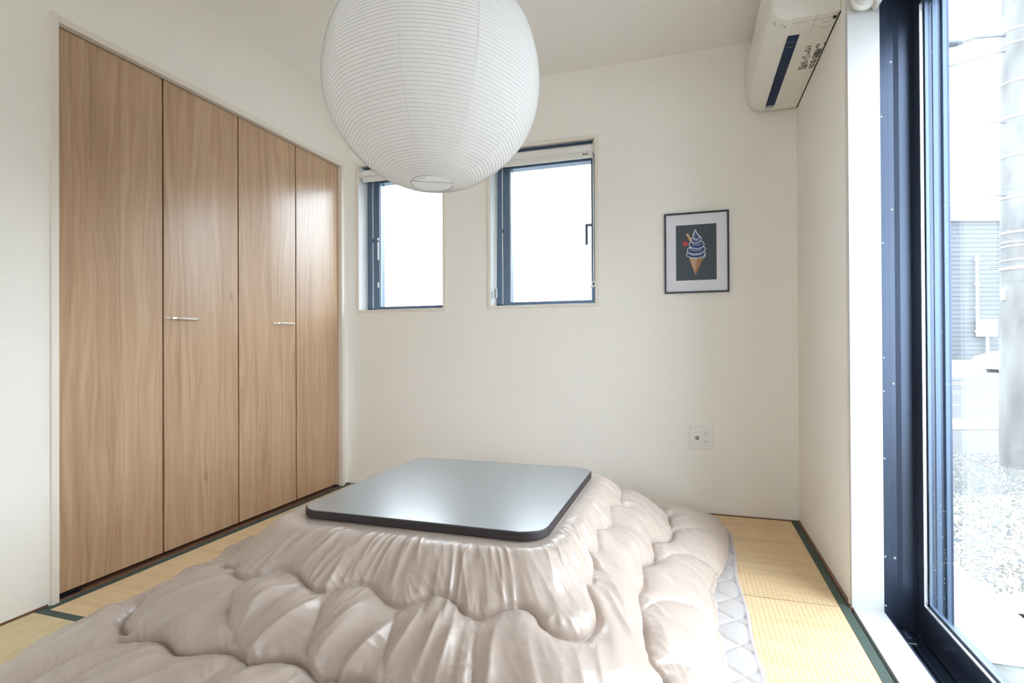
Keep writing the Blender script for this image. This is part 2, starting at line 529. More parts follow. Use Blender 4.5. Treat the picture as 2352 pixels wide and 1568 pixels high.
# ------------------------------------------------------------------ closet frame and its two folding doors
tw = 0.024
mb = MB()
mb.box(XL - .118, XL + .010, CY0 - tw, CY0, -0.0, CZ + tw)
structure('trim_2', mb, M['trim'], bevel=.0015)
mb = MB().box(XL - .118, XL + .010, CY1, CY1 + tw, -0.0, CZ + tw)
structure('trim_3', mb, M['trim'], bevel=.0015)
mb = MB().box(XL - .118, XL + .0105, CY0, CY1, CZ, CZ + tw)
structure('trim_4', mb, M['trim'], bevel=.0015)

DX = XL - 0.016       # door face
edges = [1.323, 1.7338, 2.136, 2.547, 2.9365]
gapw = 0.0085
def panel(parent, k):
    y0 = edges[k] + (gapw / 2 if k else 0.001); y1 = edges[k + 1] - (gapw / 2 if k < 3 else 0.001)
    return MB().box(DX - .028, DX, y0, y1, 0.020, 1.9955).build('door_panel', wood_door('laminate_door_%d' % (k + 1), k * 1.37 + 0.4), parent, bevel=.0012)
def handle(parent, y0, y1, z):
    """slim bow handle lying level across the panel"""
    mb = MB()
    n = 24; pts = []
    ym, L = (y0 + y1) / 2, (y1 - y0) / 2
    outer = []; inner = []
    for i in range(n + 1):
        t = -1 + 2 * i / n
        h = 0.030 * (1 - abs(t) ** 5) ** 0.6
        hi = max(0.0, 0.030 * (1 - min(1, abs(t) / .93) ** 5) ** 0.6 - 0.007)
        outer.append((DX + .0005 + h, ym + t * L)); inner.append((DX + .0005 + hi, ym + t * L * .93))
    vs = []; fs = []
    hz = 0.0045
    for (a, b) in zip(outer, inner):
        for (px, py) in (a, b):
            vs += [(px, py, z - hz), (px, py, z + hz)]
    for i in range(n):
        a = 4 * i; b = 4 * (i + 1)
        fs += [(a, b, b + 1, a + 1), (a + 2, a + 3, b + 3, b + 2), (a + 1, b + 1, b + 3, a + 3), (a, a + 2, b + 2, b)]
    fs += [(0, 1, 3, 2), (4 * n, 4 * n + 2, 4 * n + 3, 4 * n + 1)]
    mb.add(vs, fs)
    return mb.build('handle', M['steel'], parent, bevel=.0008)
d1 = root('door_1', (DX, edges[0], 0)); tag(d1, 'left pair of folding oak-look closet door panels with a slim steel handle', 'closet door', kind='structure')
d2 = root('door_2', (DX, edges[2], 0)); tag(d2, 'right pair of folding oak-look closet door panels beside the windows', 'closet door', kind='structure')
panel(d1, 0); p1 = panel(d1, 1); p2 = panel(d2, 2); panel(d2, 3)
handle(p1, 1.747, 1.903, .998); handle(p2, 2.372, 2.527, .998)
M['panel_edge'] = mat('brown_panel_edge', (0.20, 0.105, 0.055), 0.5)
for k, par in ((1, d1), (2, d2), (3, d2)):
    MB().box(DX - .027, DX - .009, edges[k] - .006, edges[k] + .006, .021, 1.994).build('edge_strip', M['panel_edge'], par)
def pivot(par, y0, y1):
    mb = MB()
    mb.box(DX - .022, DX + .004, y0, y1, .0028, .008)
    mb.box(DX - .016, DX - .004, y0 + .004, y0 + (y1 - y0) * .35, .006, .022)
    mb.tube([(DX - .010, y0 + .012, .006), (DX - .010, y0 + .012, .022)], .006, 12)
    mb.tube([(DX - .004, y0 + .02, .011), (DX - .004, y1 - .006, .011)], .0022, 8)
    mb.build('pivot_bracket', M['black_iron'], par, bevel=.0006)
pivot(d1, 1.326, 1.405); pivot(d2, 2.895, 2.934)
MB().box(DX - .026, DX - .010, CY0 + .002, CY1 - .002, 1.9965, CZ - .0005).build('top_track', M['black_iron'], d1)

# ------------------------------------------------------------------ windows in the back wall
def window(n, W, big):
    x0, x1, z0, z1 = W
    w = root('window_%d' % n, ((x0 + x1) / 2, YB, z0)); w['kind'] = 'structure'
    t = 0.020
    ix0, ix1, iz0, iz1 = x0 + t, x1 - t, z0 + t * .8, z1 - t
    ya, yb = YB - .007, YB + .096
    mb = MB()
    mb.box(x0, ix0, ya, yb, z0, z1); mb.build('side_lining', M['trim'], w, bevel=.0012)
    MB().box(ix0 - .0005, ix0 + .0008, ya + .003, yb, iz0, iz1).build('lit_reveal_face', M['white_jamb'], w)  # white skin over the cream lining, painting in daylight on this reveal
    MB().box(ix1, x1, ya, yb, z0, z1).build('side_lining', M['trim'], w, bevel=.0012)
    MB().box(ix0, ix1, ya, yb, z0, iz0).build('sill', M['trim'], w, bevel=.0012)
    MB().box(ix0, ix1, ya, yb, iz1, z1).build('head_lining', M['trim'], w, bevel=.0012)
    f0, f1 = yb - .002, yb + .065
    fw_ = 0.040
    fr = MB()
    fr.box(ix0, ix0 + fw_, f0, f1, iz0, iz1)
    fr.box(ix1 - .024, ix1, f0, f1, iz0, iz1)
    fr.box(ix0, ix1, f0, f1, iz0, iz0 + .014)
    fr.box(ix0, ix1, f0, f1, iz1 - .045, iz1)
    fr.build('outer_frame', M['alu_blue'], w, bevel=.001)
    s0 = ix0 + fw_ + .004
    s1 = ix1 - .026
    g0, g1 = s0 + .040, s1 - .012
    sh = MB()
    ys0, ys1 = f0 + .006, f1 + .005
    sh.box(s0, g0, ys0, ys1, iz0 + .014, iz1 - .046)
    sh.box(g1, s1, ys0, ys1, iz0 + .014, iz1 - .046)
    sh.box(g0, g1, ys0, ys1, iz0 + .014, iz0 + .026)
    sh.box(g0, g1, ys0, ys1, iz1 - .085, iz1 - .046)
    s = sh.build('sash', M['alu_blue'], w, bevel=.001)
    # pale weather strip between frame and sash
    lz = iz0 + (iz1 - iz0) * .50
    gk = MB().box(s0 - .006, s0 - .001, f0 - .0015, f0 + .02, iz0 + .015, lz - .012).box(s0 - .006, s0 - .001, f0 - .0015, f0 + .02, lz + .012, iz1 - .060)
    gk.build('weather_strip', M['bead'], w)
    MB().box(s0 - .010, s0 - .0, f0 - .003, f0 + .01, lz - .012, lz + .012).build('catch', M['alu_blue'], w, bevel=.001)
    MB().box(g0 - .002, g0 + .0045, ys0 + .012, ys0 + .020, iz0 + .024, iz1 - .084).build('glazing_bead', M['bead'], s)
    MB().box(g0 - .003, g1 + .003, ys0 + .022, ys0 + .027, iz0 + .022, iz1 - .08).build('pane', M['glass'], s)
    return w, s, (ix0, ix1, iz0, iz1, s0, s1, g0, g1, f0, ys0)
w1, s1_, q1 = window(1, W1, False)
w2, s2_, q2 = window(2, W2, True)
# small white latch fittings on the left window's sash
gx = q1[6]; yy = q1[9]
for (za, zc) in ((1.555, 1.572), (1.430, 1.545), (1.250, 1.285)):
    MB().box(gx - .012, gx - .004, yy - .007, yy + .002, za, zc).build('latch', M['white_plastic'], s1_, bevel=.002)
# crank handle on the right sash of the right window
hx = q2[7] + .004; yy = q2[9]
mb = MB().box(hx - .030, hx + .004, yy - .026, yy - .014, 1.546, 1.560).box(hx - .034, hx - .020, yy - .026, yy - .014, 1.440, 1.560)
mb.box(hx - .006, hx + .004, yy - .020, yy + .002, 1.545, 1.563)
mb.build('window_handle', M['alu_blue'], s2_, bevel=.0025)

# ------------------------------------------------------------------ roller blinds
def bead_chain(pts, r, par, step=0.006):
    """ball chain as one swept bead string"""
    out = []; rs = []
    for a, b in zip(pts[:-1], pts[1:]):
        a = Vector(a); b = Vector(b); n = max(2, int((b - a).length / step))
        for i in range(n):
            for t, k in ((0, .35), (.25, .9), (.5, 1.0), (.75, .9)):
                out.append(a.lerp(b, (i + t) / n)); rs.append(r * k)
    MB().tube(out, rs, 5).build('bead_chain', M['white_plastic'], par, smooth=True)
def blind(label, q, logo, left_chain, right_chain):
    ix0, ix1, iz0, iz1 = q[:4]
    b = root('roller_blind', ((ix0 + ix1) / 2, YB + .04, iz1)); tag(b, label, 'roller blind', 'roller blinds in the two small windows')
    yc, zc, r = YB + .022, iz1 - .043, .022
    MB().tube([(ix0 + .014, yc, zc), (ix1 - .014, yc, zc)], r, 24).build('fabric_roll', M['blind'], b, smooth=False)
    for xa, sgn in ((ix0 + .001, 1), (ix1 - .001, -1)):
        pr = [(yc + .030 * math.cos(a), zc + .030 * math.sin(a)) for a in [math.radians(d) for d in range(180, 361, 15)]] + [(yc + .030, iz1 - .001), (yc - .012, iz1 - .001)]
        MB().prism(pr, 'x', min(xa, xa + sgn * .010), max(xa, xa + sgn * .010)).build('bracket', M['white_plastic'], b, bevel=.001)
    MB().box(ix0 + .002, ix1 - .002, yc - .004, yc + .030, iz1 - .006, iz1 - .0005).build('head_shade_rail', M['alu_blue'], b, bevel=.001)  # dark colour stands in for the shade under the head lining
    fy = yc + r - .001
    MB().box(ix0 + .017, ix1 - .017, fy - .0015, fy, zc - .045, zc).build('fabric_drop', M['blind'], b)
    rail = MB().box(ix0 + .016, ix1 - .016, yc - .006, yc + .006, zc - .053, zc - .021).build('weight_bar', M['white_plastic'], b, bevel=.003)
    if logo:
        mb = MB(); x = ix1 - .068
        for i, w_ in enumerate((.006, .0025, .003, .0025, .003, .0025, .003)):
            mb.box(x, x + w_, yc - .0066, yc - .0059, zc - .036, zc - .028 + (0 if i else .001)); x += w_ + .0014
        mb.build('printed_mark', M['ink'], rail)
    else:
        MB().lathe([(0, 0), (.0016, 0), (.0016, .0012), (0, .0012)], (ix0 + .075, yc - .0075, zc - .027), 10, axis='y').build('screw', M['grey_plastic'], rail)
    if left_chain:
        cx = ix0 + .020
        bead_chain([(cx, yc - .004, zc - .02), (cx, yc - .002, 1.205)], .0017, b)
        bead_chain([(cx + .008, yc + .012, zc - .02), (cx + .004, yc + .002, 1.205)], .0017, b)
        mb = MB().box(cx - .007, cx + .009, yc - .008, yc + .008, 1.150, 1.207)
        mb.build('chain_weight', M['grey_plastic'], b, bevel=.004)
    if right_chain:
        cx = ix1 - .010
        bead_chain([(cx, yc - .008, zc - .02), (cx, yc - .006, 1.225)], .0018, b)
        bead_chain([(cx - .006, yc + .012, zc - .02), (cx - .006, yc + .006, 1.225)], .0018, b)
        n = 14
        mb = MB(); mb.tube([(cx - .004 + .011 * math.cos(2 * math.pi * i / n), yc + .002, 1.212 + .014 * math.sin(2 * math.pi * i / n)) for i in range(n + 1)], .0035, 8)
        mb.box(cx - .022, cx - .012, yc - .002, yc + .006, 1.190, 1.205)
        mb.build('chain_hook', M['white_plastic'], b, smooth=False)
    return b
blind('white rolled-up roller blind at the top of the left window, mostly behind the lantern', q1, False, False, False)
blind('white rolled-up roller blind at the top of the right window with bead chains', q2, True, True, True)

# ------------------------------------------------------------------ sliding glass door in the right wall
structure('trim_5', MB().box(XR - .004, .598, DY1, DY1 + .024, 0, DZ + .02), M['white_jamb'], bevel=.001)
structure('trim_6', MB().box(XR - .004, .598, DY0 - .024, DY0, 0, DZ + .02), M['white_jamb'], bevel=.001)
structure('trim_7', MB().box(XR - .004, .598, DY0, DY1, DZ - .002, DZ + .02), M['white_jamb'], bevel=.001)
structure('trim_8', MB().box(XR + .0, .598, DY0 - .024, DY1 + .0, -.10, .0015), M['white_jamb'], bevel=.001)
structure('trim_9', MB().box(XR - .008, XR + .004, DY1 + .019, DY1 + .029, .006, DZ + .02), M['trim'], bevel=.002)

d3 = root('door_3', (.70, 1.25, 0)); tag(d3, 'sliding glass garden door in a dark blue-black aluminium frame', 'glass door', kind='structure')
fr = MB()
fr.box(.598, .622, 2.088, 2.20, -.08, DZ + .02)
fr.box(.622, .700, 2.098, 2.20, -.08, DZ + .02)
fr.prism([(.640, 2.098), (.655, 2.0965), (.685, 2.0965), (.697, 2.098)], 'z', -.06, DZ)
fr.box(.735, .790, 2.085, 2.20, -.08, DZ + .02)
fr.build('side_frame', M['alu'], d3, bevel=.0012)
ou = MB()
ou.box(.742, .756, 2.076, 2.09, -.06, DZ); ou.box(.768, .779, 2.074, 2.09, -.06, DZ)
ou.build('screen_rail', M['alu_blue'], d3, bevel=.001)
MB().box(.598, .79, DY0 - .02, DY0 + .03, -.08, DZ + .02).build('side_frame', M['alu'], d3, bevel=.0012)
MB().box(.598, .79, DY0, 2.20, DZ - .03, DZ + .02).build('head_frame', M['alu'], d3, bevel=.0012)
tr = MB()
tr.box(.5985, .80, DY0, 2.10, -.10, -.062)
tr.box(.5985, .612, DY0, 2.09, -.10, -.010)
tr.box(.650, .654, DY0, 2.04, -.07, -.048)
tr.box(.735, .739, DY0, 2.08, -.07, -.040)
tr.box(.786, .80, DY0, 2.10, -.10, -.020)
tr.build('bottom_track', M['alu'], d3, bevel=.001)
st = MB().box(.628, .655, 1.985, 2.075, -.062, -.046).box(.632, .650, 2.00, 2.045, -.046, -.034)
st.build('track_stop', M['alu'], d3, bevel=.003)
MB().box(.6285, .6555, 1.9835, 1.9868, -.046, -.044).box(.600, .640, 2.079, 2.082, -.0605, -.058).build('sealant', M['bead'], d3)
def sash(x0, x1, y0, y1, m=M['alu']):
    zt, zb_ = DZ - .03, -.058
    s = MB()
    s.box(x0, x1, y1 - .055, y1, zb_, zt); s.box(x0, x1, y0, y0 + .055, zb_, zt)
    s.box(x0, x1, y0 + .055, y1 - .055, zb_, .050); s.box(x0, x1, y0 + .055, y1 - .055, zt - .06, zt)
    o = s.build('door_sash', m, d3, bevel=.001)
    bd = MB()
    xb0, xb1 = x0 + .001, x0 + .010
    bd.box(xb0, xb1, y1 - .0585, y1 - .054, .049, zt - .059); bd.box(xb0, xb1, y0 + .054, y0 + .0585, .049, zt - .059)
    bd.box(xb0, xb1, y0 + .055, y1 - .055, .049, .0535)
    bd.build('glazing_bead', M['bead'], o)
    b2 = MB().box(x0 + .012, x0 + .020, y1 - .068, y1 - .054, .049, zt - .059).box(x0 + .012, x0 + .020, y0 + .055, y1 - .055, .049, .062)
    b2.build('spacer_bar', M['alu_blue'], o)
    MB().box(x0 + .012, x0 + .018, y0 + .05, y1 - .05, .045, zt - .055).build('pane', M['glass'], o)
    return o
sa = sash(.694, .728, 1.40, 2.0985)
sash(.745, .778, .82, 1.46)
# dried water drops on the outside of the glass
mb = MB()
for i in range(46):
    yy = 1.93 + random.random() * .10 if i < 34 else 1.5 + random.random() * .5
    zz = .08 + random.random() * (.35 if i % 3 else 1.7); r = .0010 + random.random() * .0012
    mb.lathe([(0.0001, 0.0008), (r * .7, .0006), (r, 0)], (.712, yy, zz), 8, axis='x')
o = mb.build('water_drops', M['bead'], sa); o['kind'] = 'stuff'
# screws of the dark frame
def screw(x, y, z, r, par):
    mb = MB().lathe([(0.0002, -.0012), (r * .5, -.0012), (r * .62, -.0004), (r, -.0008), (r, .001)], (x, y, z), 12, axis='y')
    mb.build('screw', M['grey_plastic'], par)
for z in (1.62, 1.205, .83, .72, .50, .18, .02):
    screw(.604, 2.0875, z + .1 * 0, .0030, d3)
for z in (1.80, 1.315, .745, .175):
    screw(.6335, 2.0975, z, .0042, d3)

# blind above the glass door
b3 = root('roller_blind', (.55, 1.25, DZ)); tag(b3, 'white roller blind end cap at the ceiling corner above the glass door', 'roller blind')
MB().tube([(.545, DY0 + .03, 2.000), (.545, DY1 - .030, 2.000)], .030, 28).build('fabric_roll', M['blind'], b3)
MB().lathe([(.0001, -.006), (.026, -.006), (.033, -.004), (.036, .004), (.036, .010), (.0001, .010)], (.545, DY1 - .034, 1.998), 28, axis='y').build('end_cap', M['white_plastic'], b3, bevel=.0)
MB().prism([(.560, DZ - .001), (.594, DZ - .001), (.594, 1.975), (.580, 1.962), (.572, 1.985)], 'y', DY1 - .05, DY1 - .004).build('bracket', M['white_plastic'], b3, bevel=.002)
MB().box(.520, .575, DY1 - .022, DY1 - .0005, 1.985, DZ - .001).build('bracket', M['white_plastic'], b3, bevel=.002)

# ------------------------------------------------------------------ air conditioner
ac = root('air_conditioner', (XR, 2.58, 2.16)); tag(ac, 'ivory wall air conditioner with a dark navy air slot, high on the right wall', 'air conditioner')
AY0, AY1 = 2.168, 2.992
def xd(d): return XR - d
def prof(d_z): return [(xd(d), z) for d, z in d_z]
fl = []
for i in range(13):
    t = i / 12
    fl.append((.1515 + (.222 - .1515) * math.sin(t * math.pi / 2), 2.034 + (2.094 - 2.034) * (1 - math.cos(t * math.pi / 2))))
body = prof([(.0005, 2.036), (.150, 2.036)] + [(d - .003, z + .003) for d, z in fl[1:]] + [(.200, 2.12), (.200, 2.29), (.17, 2.315), (.0005, 2.315)])
MB().prism(body, 'y', AY0, AY1).build('body', M['ac_plastic'], ac, bevel=.003)
pan = prof([(.2005, 2.098), (.215, 2.098), (.2245, 2.130), (.227, 2.20), (.226, 2.27), (.216, 2.302), (.2005, 2.302)])
MB().prism(pan, 'y', AY0 + .001, AY1 - .001).build('front_panel', M['ac_plastic'], ac, bevel=.003)
# curved lower flap between panel and slot
flo = prof(fl + [(d - .0028, z + .0028) for d, z in fl[::-1]])
MB().prism(flo, 'y', AY0 + .062, AY1 - .030).build('air_flap', M['ac_flap'], ac, bevel=.001)
MB().prism(flo, 'y', AY0 + .001, AY0 + .060).build('display_cover', M['ac_flap'], ac, bevel=.001)
MB().prism(flo, 'y', AY1 - .028, AY1 - .002).build('end_cover', M['ac_plastic'], ac, bevel=.004)
MB().box(xd(.150), xd(.110), 2.288, 2.930, 2.0345, 2.0375).build('air_slot', M['louver'], ac)
MB().box(xd(.150), xd(.110), 2.930, 2.960, 2.0342, 2.0375).build('slot_end', M['grey_plastic'], ac)
for yv in (2.335, 2.372): MB().box(xd(.143), xd(.118), yv, yv + .0012, 2.0338, 2.0347).build('slot_fin', M['grey_plastic'], ac)
# seams and embossed arcs on the underside
M['seam'] = mat('grey_seam_print', (0.30, 0.29, 0.26), .7)  # dull grey of the seam lines and small printed marks
mb = MB().box(xd(.0752), xd(.074), AY0, 2.293, 2.0354, 2.0364)
mb.box(xd(.15), xd(.0005), 2.2005, 2.2012, 2.0355, 2.0363)
for (cd, cy, r) in ((.032, 2.235, .030), (.034, 2.150 + .06, .022)):
    pts = [(xd(cd) + r * math.cos(a) * .7, cy + r * math.sin(a), 2.0358) for a in [math.radians(d) for d in range(20, 150, 10)]]
    mb.tube(pts, .0007, 5)
mb.build('moulded_seam', M['seam'], ac)
MB().box(xd(.0035), xd(.0006), AY0 + .001, AY1 - .004, 2.0325, 2.0362).build('wall_gap', M['gap'], ac)
MB().box(xd(.018), xd(.008), 2.195, 2.206, 2.030, 2.0362).build('clip', M['black_iron'], ac, bevel=.001)
# fine print block: many short dark strokes, too small to read
rn = random.Random(5)
mb = MB()
def strokes(d0, d1, y0, y1, rows, fill):
    for i in range(rows):
        yv = y0 + (y1 - y0) * i / rows
        d = d0
        while d < d1 - .002:
            l = .0015 + rn.random() * .006
            if rn.random() < fill: mb.box(xd(min(d + l, d1)), xd(d), yv, yv + (y1 - y0) / rows * .55, 2.0352, 2.0362)
            d += l + .0012
strokes(.052, .068, 2.388, 2.398, 2, 1.0)
strokes(.048, .068, 2.405, 2.440, 7, .7)
strokes(.046, .054, 2.445, 2.460, 4, 1.0)
strokes(.040, .068, 2.465, 2.540, 14, .62)
strokes(.036, .068, 2.545, 2.585, 6, .7)
strokes(.022, .034, 2.385, 2.420, 6, .8)
strokes(.006, .030, 2.425, 2.500, 22, .85)
strokes(.008, .028, 2.510, 2.585, 16, .6)
strokes(.004, .008, 2.375, 2.40, 5, .8)
mb.build('printed_notes', M['ink'], ac)
mb = MB()
for yv, d0, d1 in ((2.205, .196, .206), (2.212, .196, .204), (2.218, .196, .207), (2.205, .180, .184), (2.213, .172, .175), (2.216, .166, .172), (2.222, .196, .202)):
    zz = 2.0345 + (1 - math.sqrt(max(0, 1 - ((d1 - .1515) / .0705) ** 2))) * .06
    mb.box(xd(d1), xd(d0), yv, yv + .0025, zz - .0035, zz - .0005)
mb.build('printed_marks', M['seam'], ac)

# ------------------------------------------------------------------ outlet plate
op = root('wall_outlet', (.0535, YB, .39)); tag(op, 'white square wall plate with a coaxial jack and two power sockets', 'outlet')
ox0, ox1, oz0, oz1 = -.0045, .1125, .331, .451
MB().box(ox0, ox1, YB - .008, YB - .0005, oz0, oz1).build('cover_plate', M['white_plastic'], op, bevel=.003, seg=3)
oc = MB().box(.0605, .0875, YB - .0105, YB - .006, .350, .432).build('socket_block', M['white_plastic'], op, bevel=.0015)
for zc_ in (.415, .372):
    for xx in (.069, .0785):
        MB().box(xx - .0009, xx + .0009, YB - .0108, YB - .009, zc_ - .0045, zc_ + .0045).build('slot', M['ink'], oc)
MB().box(.0185, .0480, YB - .0098, YB - .006, .378, .402).build('jack_block', M['white_plastic'], op, bevel=.001)
j = MB().lathe([(.0078, .0), (.0082, -.006), (.0056, -.006), (.0052, .0)], (.0335, YB - .0092, .391), 24, axis='y').build('coaxial_jack', M['black_frame'], op, smooth=False)
MB().lathe([(.0052, .0), (.0052, -.0015), (.0003, -.0015)], (.0335, YB - .0092, .391), 20, axis='y').build('jack_core', M['white_plastic'], j)

# ------------------------------------------------------------------ framed print
pf = root('picture_frame', (.036, YB, 1.35)); tag(pf, 'thin black picture frame holding a soft-serve ice cream print in a white mount', 'picture')
px0, px1, pz0, pz1 = -.124, .194, 1.142, 1.561
fwid, fd = .0085, .016
fm = MB()
y0, y1 = YB - fd, YB - .001
fm.box(px0, px0 + fwid, y0, y1, pz0, pz1); fm.box(px1 - fwid, px1, y0, y1, pz0, pz1)
fm.box(px0 + fwid, px1 - fwid, y0, y1, pz0, pz0 + fwid); fm.box(px0 + fwid, px1 - fwid, y0, y1, pz1 - fwid, pz1)
fm.build('frame', M['black_frame'], pf, bevel=.0008)
ax0, ax1, az0, az1 = -.066, .134, 1.208, 1.497
yb_ = YB - .006
mm = MB()
mm.box(px0 + fwid, ax0, yb_ - .0015, yb_, pz0 + fwid, pz1 - fwid); mm.box(ax1, px1 - fwid, yb_ - .0015, yb_, pz0 + fwid, pz1 - fwid)
mm.box(ax0, ax1, yb_ - .0015, yb_, pz0 + fwid, az0); mm.box(ax0, ax1, yb_ - .0015, yb_, az1, pz1 - fwid)
mm.build('mount', M['mount'], pf)
art = [mat('print_charcoal', (0.055, 0.072, 0.09), .6), mat('print_cone', (0.42, 0.20, 0.10), .6), mat('print_cone_light', (0.62, 0.42, 0.26), .6),
       mat('print_blue', (0.035, 0.07, 0.19), .6), mat('print_white', (0.72, 0.72, 0.76), .6), mat('print_red', (0.48, 0.06, 0.06), .6), mat('print_line', (0.10, 0.06, 0.05), .6)]
pr = MB().box(ax0 - .002, ax1 + .002, yb_ + .0002, yb_ + .002, az0 - .002, az1 + .002, 0)
AW = ax1 - ax0; AH = az1 - az0
lay = [0]
def A(u, v): return (ax0 + u * AW, az0 + v * AH)
def flat(pts, mi):
    lay[0] += 1
    y = yb_ - .00001 * lay[0]
    pr.add([(A(u, v)[0], y, A(u, v)[1]) for u, v in pts], [tuple(range(len(pts)))], mi)
def stroke(pts, w, mi):
    for (u0, v0), (u1, v1) in zip(pts[:-1], pts[1:]):
        dx, dz = (u1 - u0) * AW, (v1 - v0) * AH; L = math.hypot(dx, dz) or 1
        nx, nz = -dz / L * w / 2 / AW, dx / L * w / 2 / AH
        ex, ez = dx / L * w * .3 / AW, dz / L * w * .3 / AH
        flat([(u0 + nx - ex, v0 + nz - ez), (u0 - nx - ex, v0 - nz - ez), (u1 - nx + ex, v1 - nz + ez), (u1 + nx + ex, v1 + nz + ez)], mi)
def curve(fn, n=14): return [fn(i / n) for i in range(n + 1)]
# cone
flat([(.33, .435), (.48, .395), (.64, .405), (.655, .37), (.505, .105), (.485, .095), (.47, .105), (.335, .39)], 1)
flat([(.34, .43), (.47, .40), (.52, .395), (.49, .12), (.475, .11), (.345, .38)], 2)
for k in range(7):
    t = k / 7
    stroke([(.34 + .14 * t, .39 - .28 * t), (.50, .355 - .27 * t), (.65 - .14 * t, .385 - .27 * t)], .0011, 6)
for u in (.40, .47, .55):
    stroke([(u, .41), (.487 + (u - .487) * .12, .115)], .0011, 6)
# wafer stick and red dot
flat([(.245, .84), (.305, .85), (.40, .715), (.355, .69)], 2)
stroke([(.25, .845), (.36, .695)], .0014, 1)
flat([(.235 + .068 * math.cos(a), .665 + .047 * math.sin(a)) for a in [i * math.pi / 12 for i in range(24)]], 5)
# soft swirl: three stacked plump tiers of blue cream, edged in white
def tier(cu, cv, ru, rv, skew=0):
    o = [(cu + (ru + .018) * math.cos(a), cv + (rv + .014) * math.sin(a) + skew * math.cos(a)) for a in [i * math.pi / 16 for i in range(32)]]
    i_ = [(cu + (ru) * math.cos(a), cv + (rv) * math.sin(a) + skew * math.cos(a)) for a in [i * math.pi / 16 for i in range(32)]]
    flat(o, 4); flat(i_, 3)
tier(.495, .465, .225, .062, -.004)
tier(.505, .545, .215, .070, .004)
tier(.515, .64, .175, .068, -.006)
tier(.505, .735, .115, .062, .01)
flat([(.40, .76), (.43, .84), (.485, .91), (.50, .92), (.52, .86), (.58, .80), (.60, .76), (.52, .72)], 4)
flat([(.42, .77), (.45, .83), (.492, .89), (.51, .84), (.57, .785), (.58, .76), (.51, .735)], 3)
for (cu, cv, ru, rv, a0, a1) in ((.49, .50, .17, .05, 200, 320), (.51, .585, .16, .055, 190, 330), (.52, .68, .12, .05, 200, 330), (.50, .60, .19, .03, 200, 260), (.51, .76, .07, .05, 180, 300)):
    stroke([(cu + ru * math.cos(math.radians(a)), cv + rv * math.sin(math.radians(a))) for a in range(a0, a1 + 1, 12)], .0022, 4)
stroke([(.49, .91), (.47, .86), (.455, .80), (.47, .76)], .0018, 4)
for u, v0_, v1_ in ((.70, .45, .40), (.725, .47, .415), (.685, .40, .37)): stroke([(u, v0_), (u, v1_)], .0028, 4)
pr.build('print', art, pf)
pf.rotation_euler = (0, 0, 0)

# ------------------------------------------------------------------ low table
TCX, TCY, THX, THY = -.732, 1.732, .378, .389
tb = root('low_table', (TCX, TCY, 0)); tag(tb, 'square low heated table with a black rounded top, over the beige comforter', 'table')
ZT = .400
def ring_mesh(outl):
    """outl: list of (inset, z) bottom to top"""
    mb = MB(); n = None; vs = []
    for ins, z in outl:
        ps = rrect(TCX, TCY, THX - ins, THY - ins, .075 - ins, 12)
        n = len(ps); vs += [(x, y, z) for x, y in ps]
    fs = []
    for k in range(len(outl) - 1):
        for i in range(n): fs.append((k * n + i, k * n + (i + 1) % n, (k + 1) * n + (i + 1) % n, (k + 1) * n + i))
    fs.append(tuple(range((len(outl) - 1) * n, len(outl) * n))); fs.append(tuple(range(n))[::-1])
    mb.add(vs, fs); return mb
tp = ring_mesh([(.004, .3755), (.001, .377), (0, .380), (0, .3962), (.0012, .3982), (.003, .3990)]).build('table_top', M['table_edge'], tb, smooth=False)
ring_mesh([(.0042, .3986), (.0045, .3997), (.0055, ZT)]).build('top_surface', M['table'], tp)
fr_ = MB()
for a in (-1, 1):
    fr_.box(TCX - .33, TCX + .33, TCY + a * .32 - .015, TCY + a * .32 + .015, .310, .362)
    fr_.box(TCX + a * .32 - .015, TCX + a * .32 + .015, TCY - .33, TCY + .33, .310, .362)
fr_.build('under_frame', M['table_edge'], tb, bevel=.002)
for a in (-1, 1):
    for b in (-1, 1):
        MB().add([(TCX + a * .325 + i * .022, TCY + b * .325 + j * .022, .36) for i, j in ((-1, -1), (1, -1), (1, 1), (-1, 1))] + [(TCX + a * .325 + i * .015, TCY + b * .325 + j * .015, .018) for i, j in ((-1, -1), (1, -1), (1, 1), (-1, 1))],
                 [(0, 1, 2, 3), (7, 6, 5, 4), (0, 4, 5, 1), (1, 5, 6, 2), (2, 6, 7, 3), (3, 7, 4, 0)]).build('leg', M['table_edge'], tb, bevel=.002)
ht = MB().box(TCX - .14, TCX + .14, TCY - .14, TCY + .14, .285, .335).build('heater', M['black_iron'], tb, bevel=.006)

# ------------------------------------------------------------------ quilted floor pad under the comforter
def vnoise2(x, y, seed):
    rs = np.random.RandomState(seed); G_ = rs.rand(256, 256).astype(np.float32)
    xi = np.floor(x).astype(int); yi = np.floor(y).astype(int)
    fx = x - xi; fy = y - yi
    fx = fx * fx * (3 - 2 * fx); fy = fy * fy * (3 - 2 * fy)
    a = G_[xi & 255, yi & 255]; b = G_[(xi + 1) & 255, yi & 255]; c = G_[xi & 255, (yi + 1) & 255]; d = G_[(xi + 1) & 255, (yi + 1) & 255]
    return (a * (1 - fx) + b * fx) * (1 - fy) + (c * (1 - fx) + d * fx) * fy

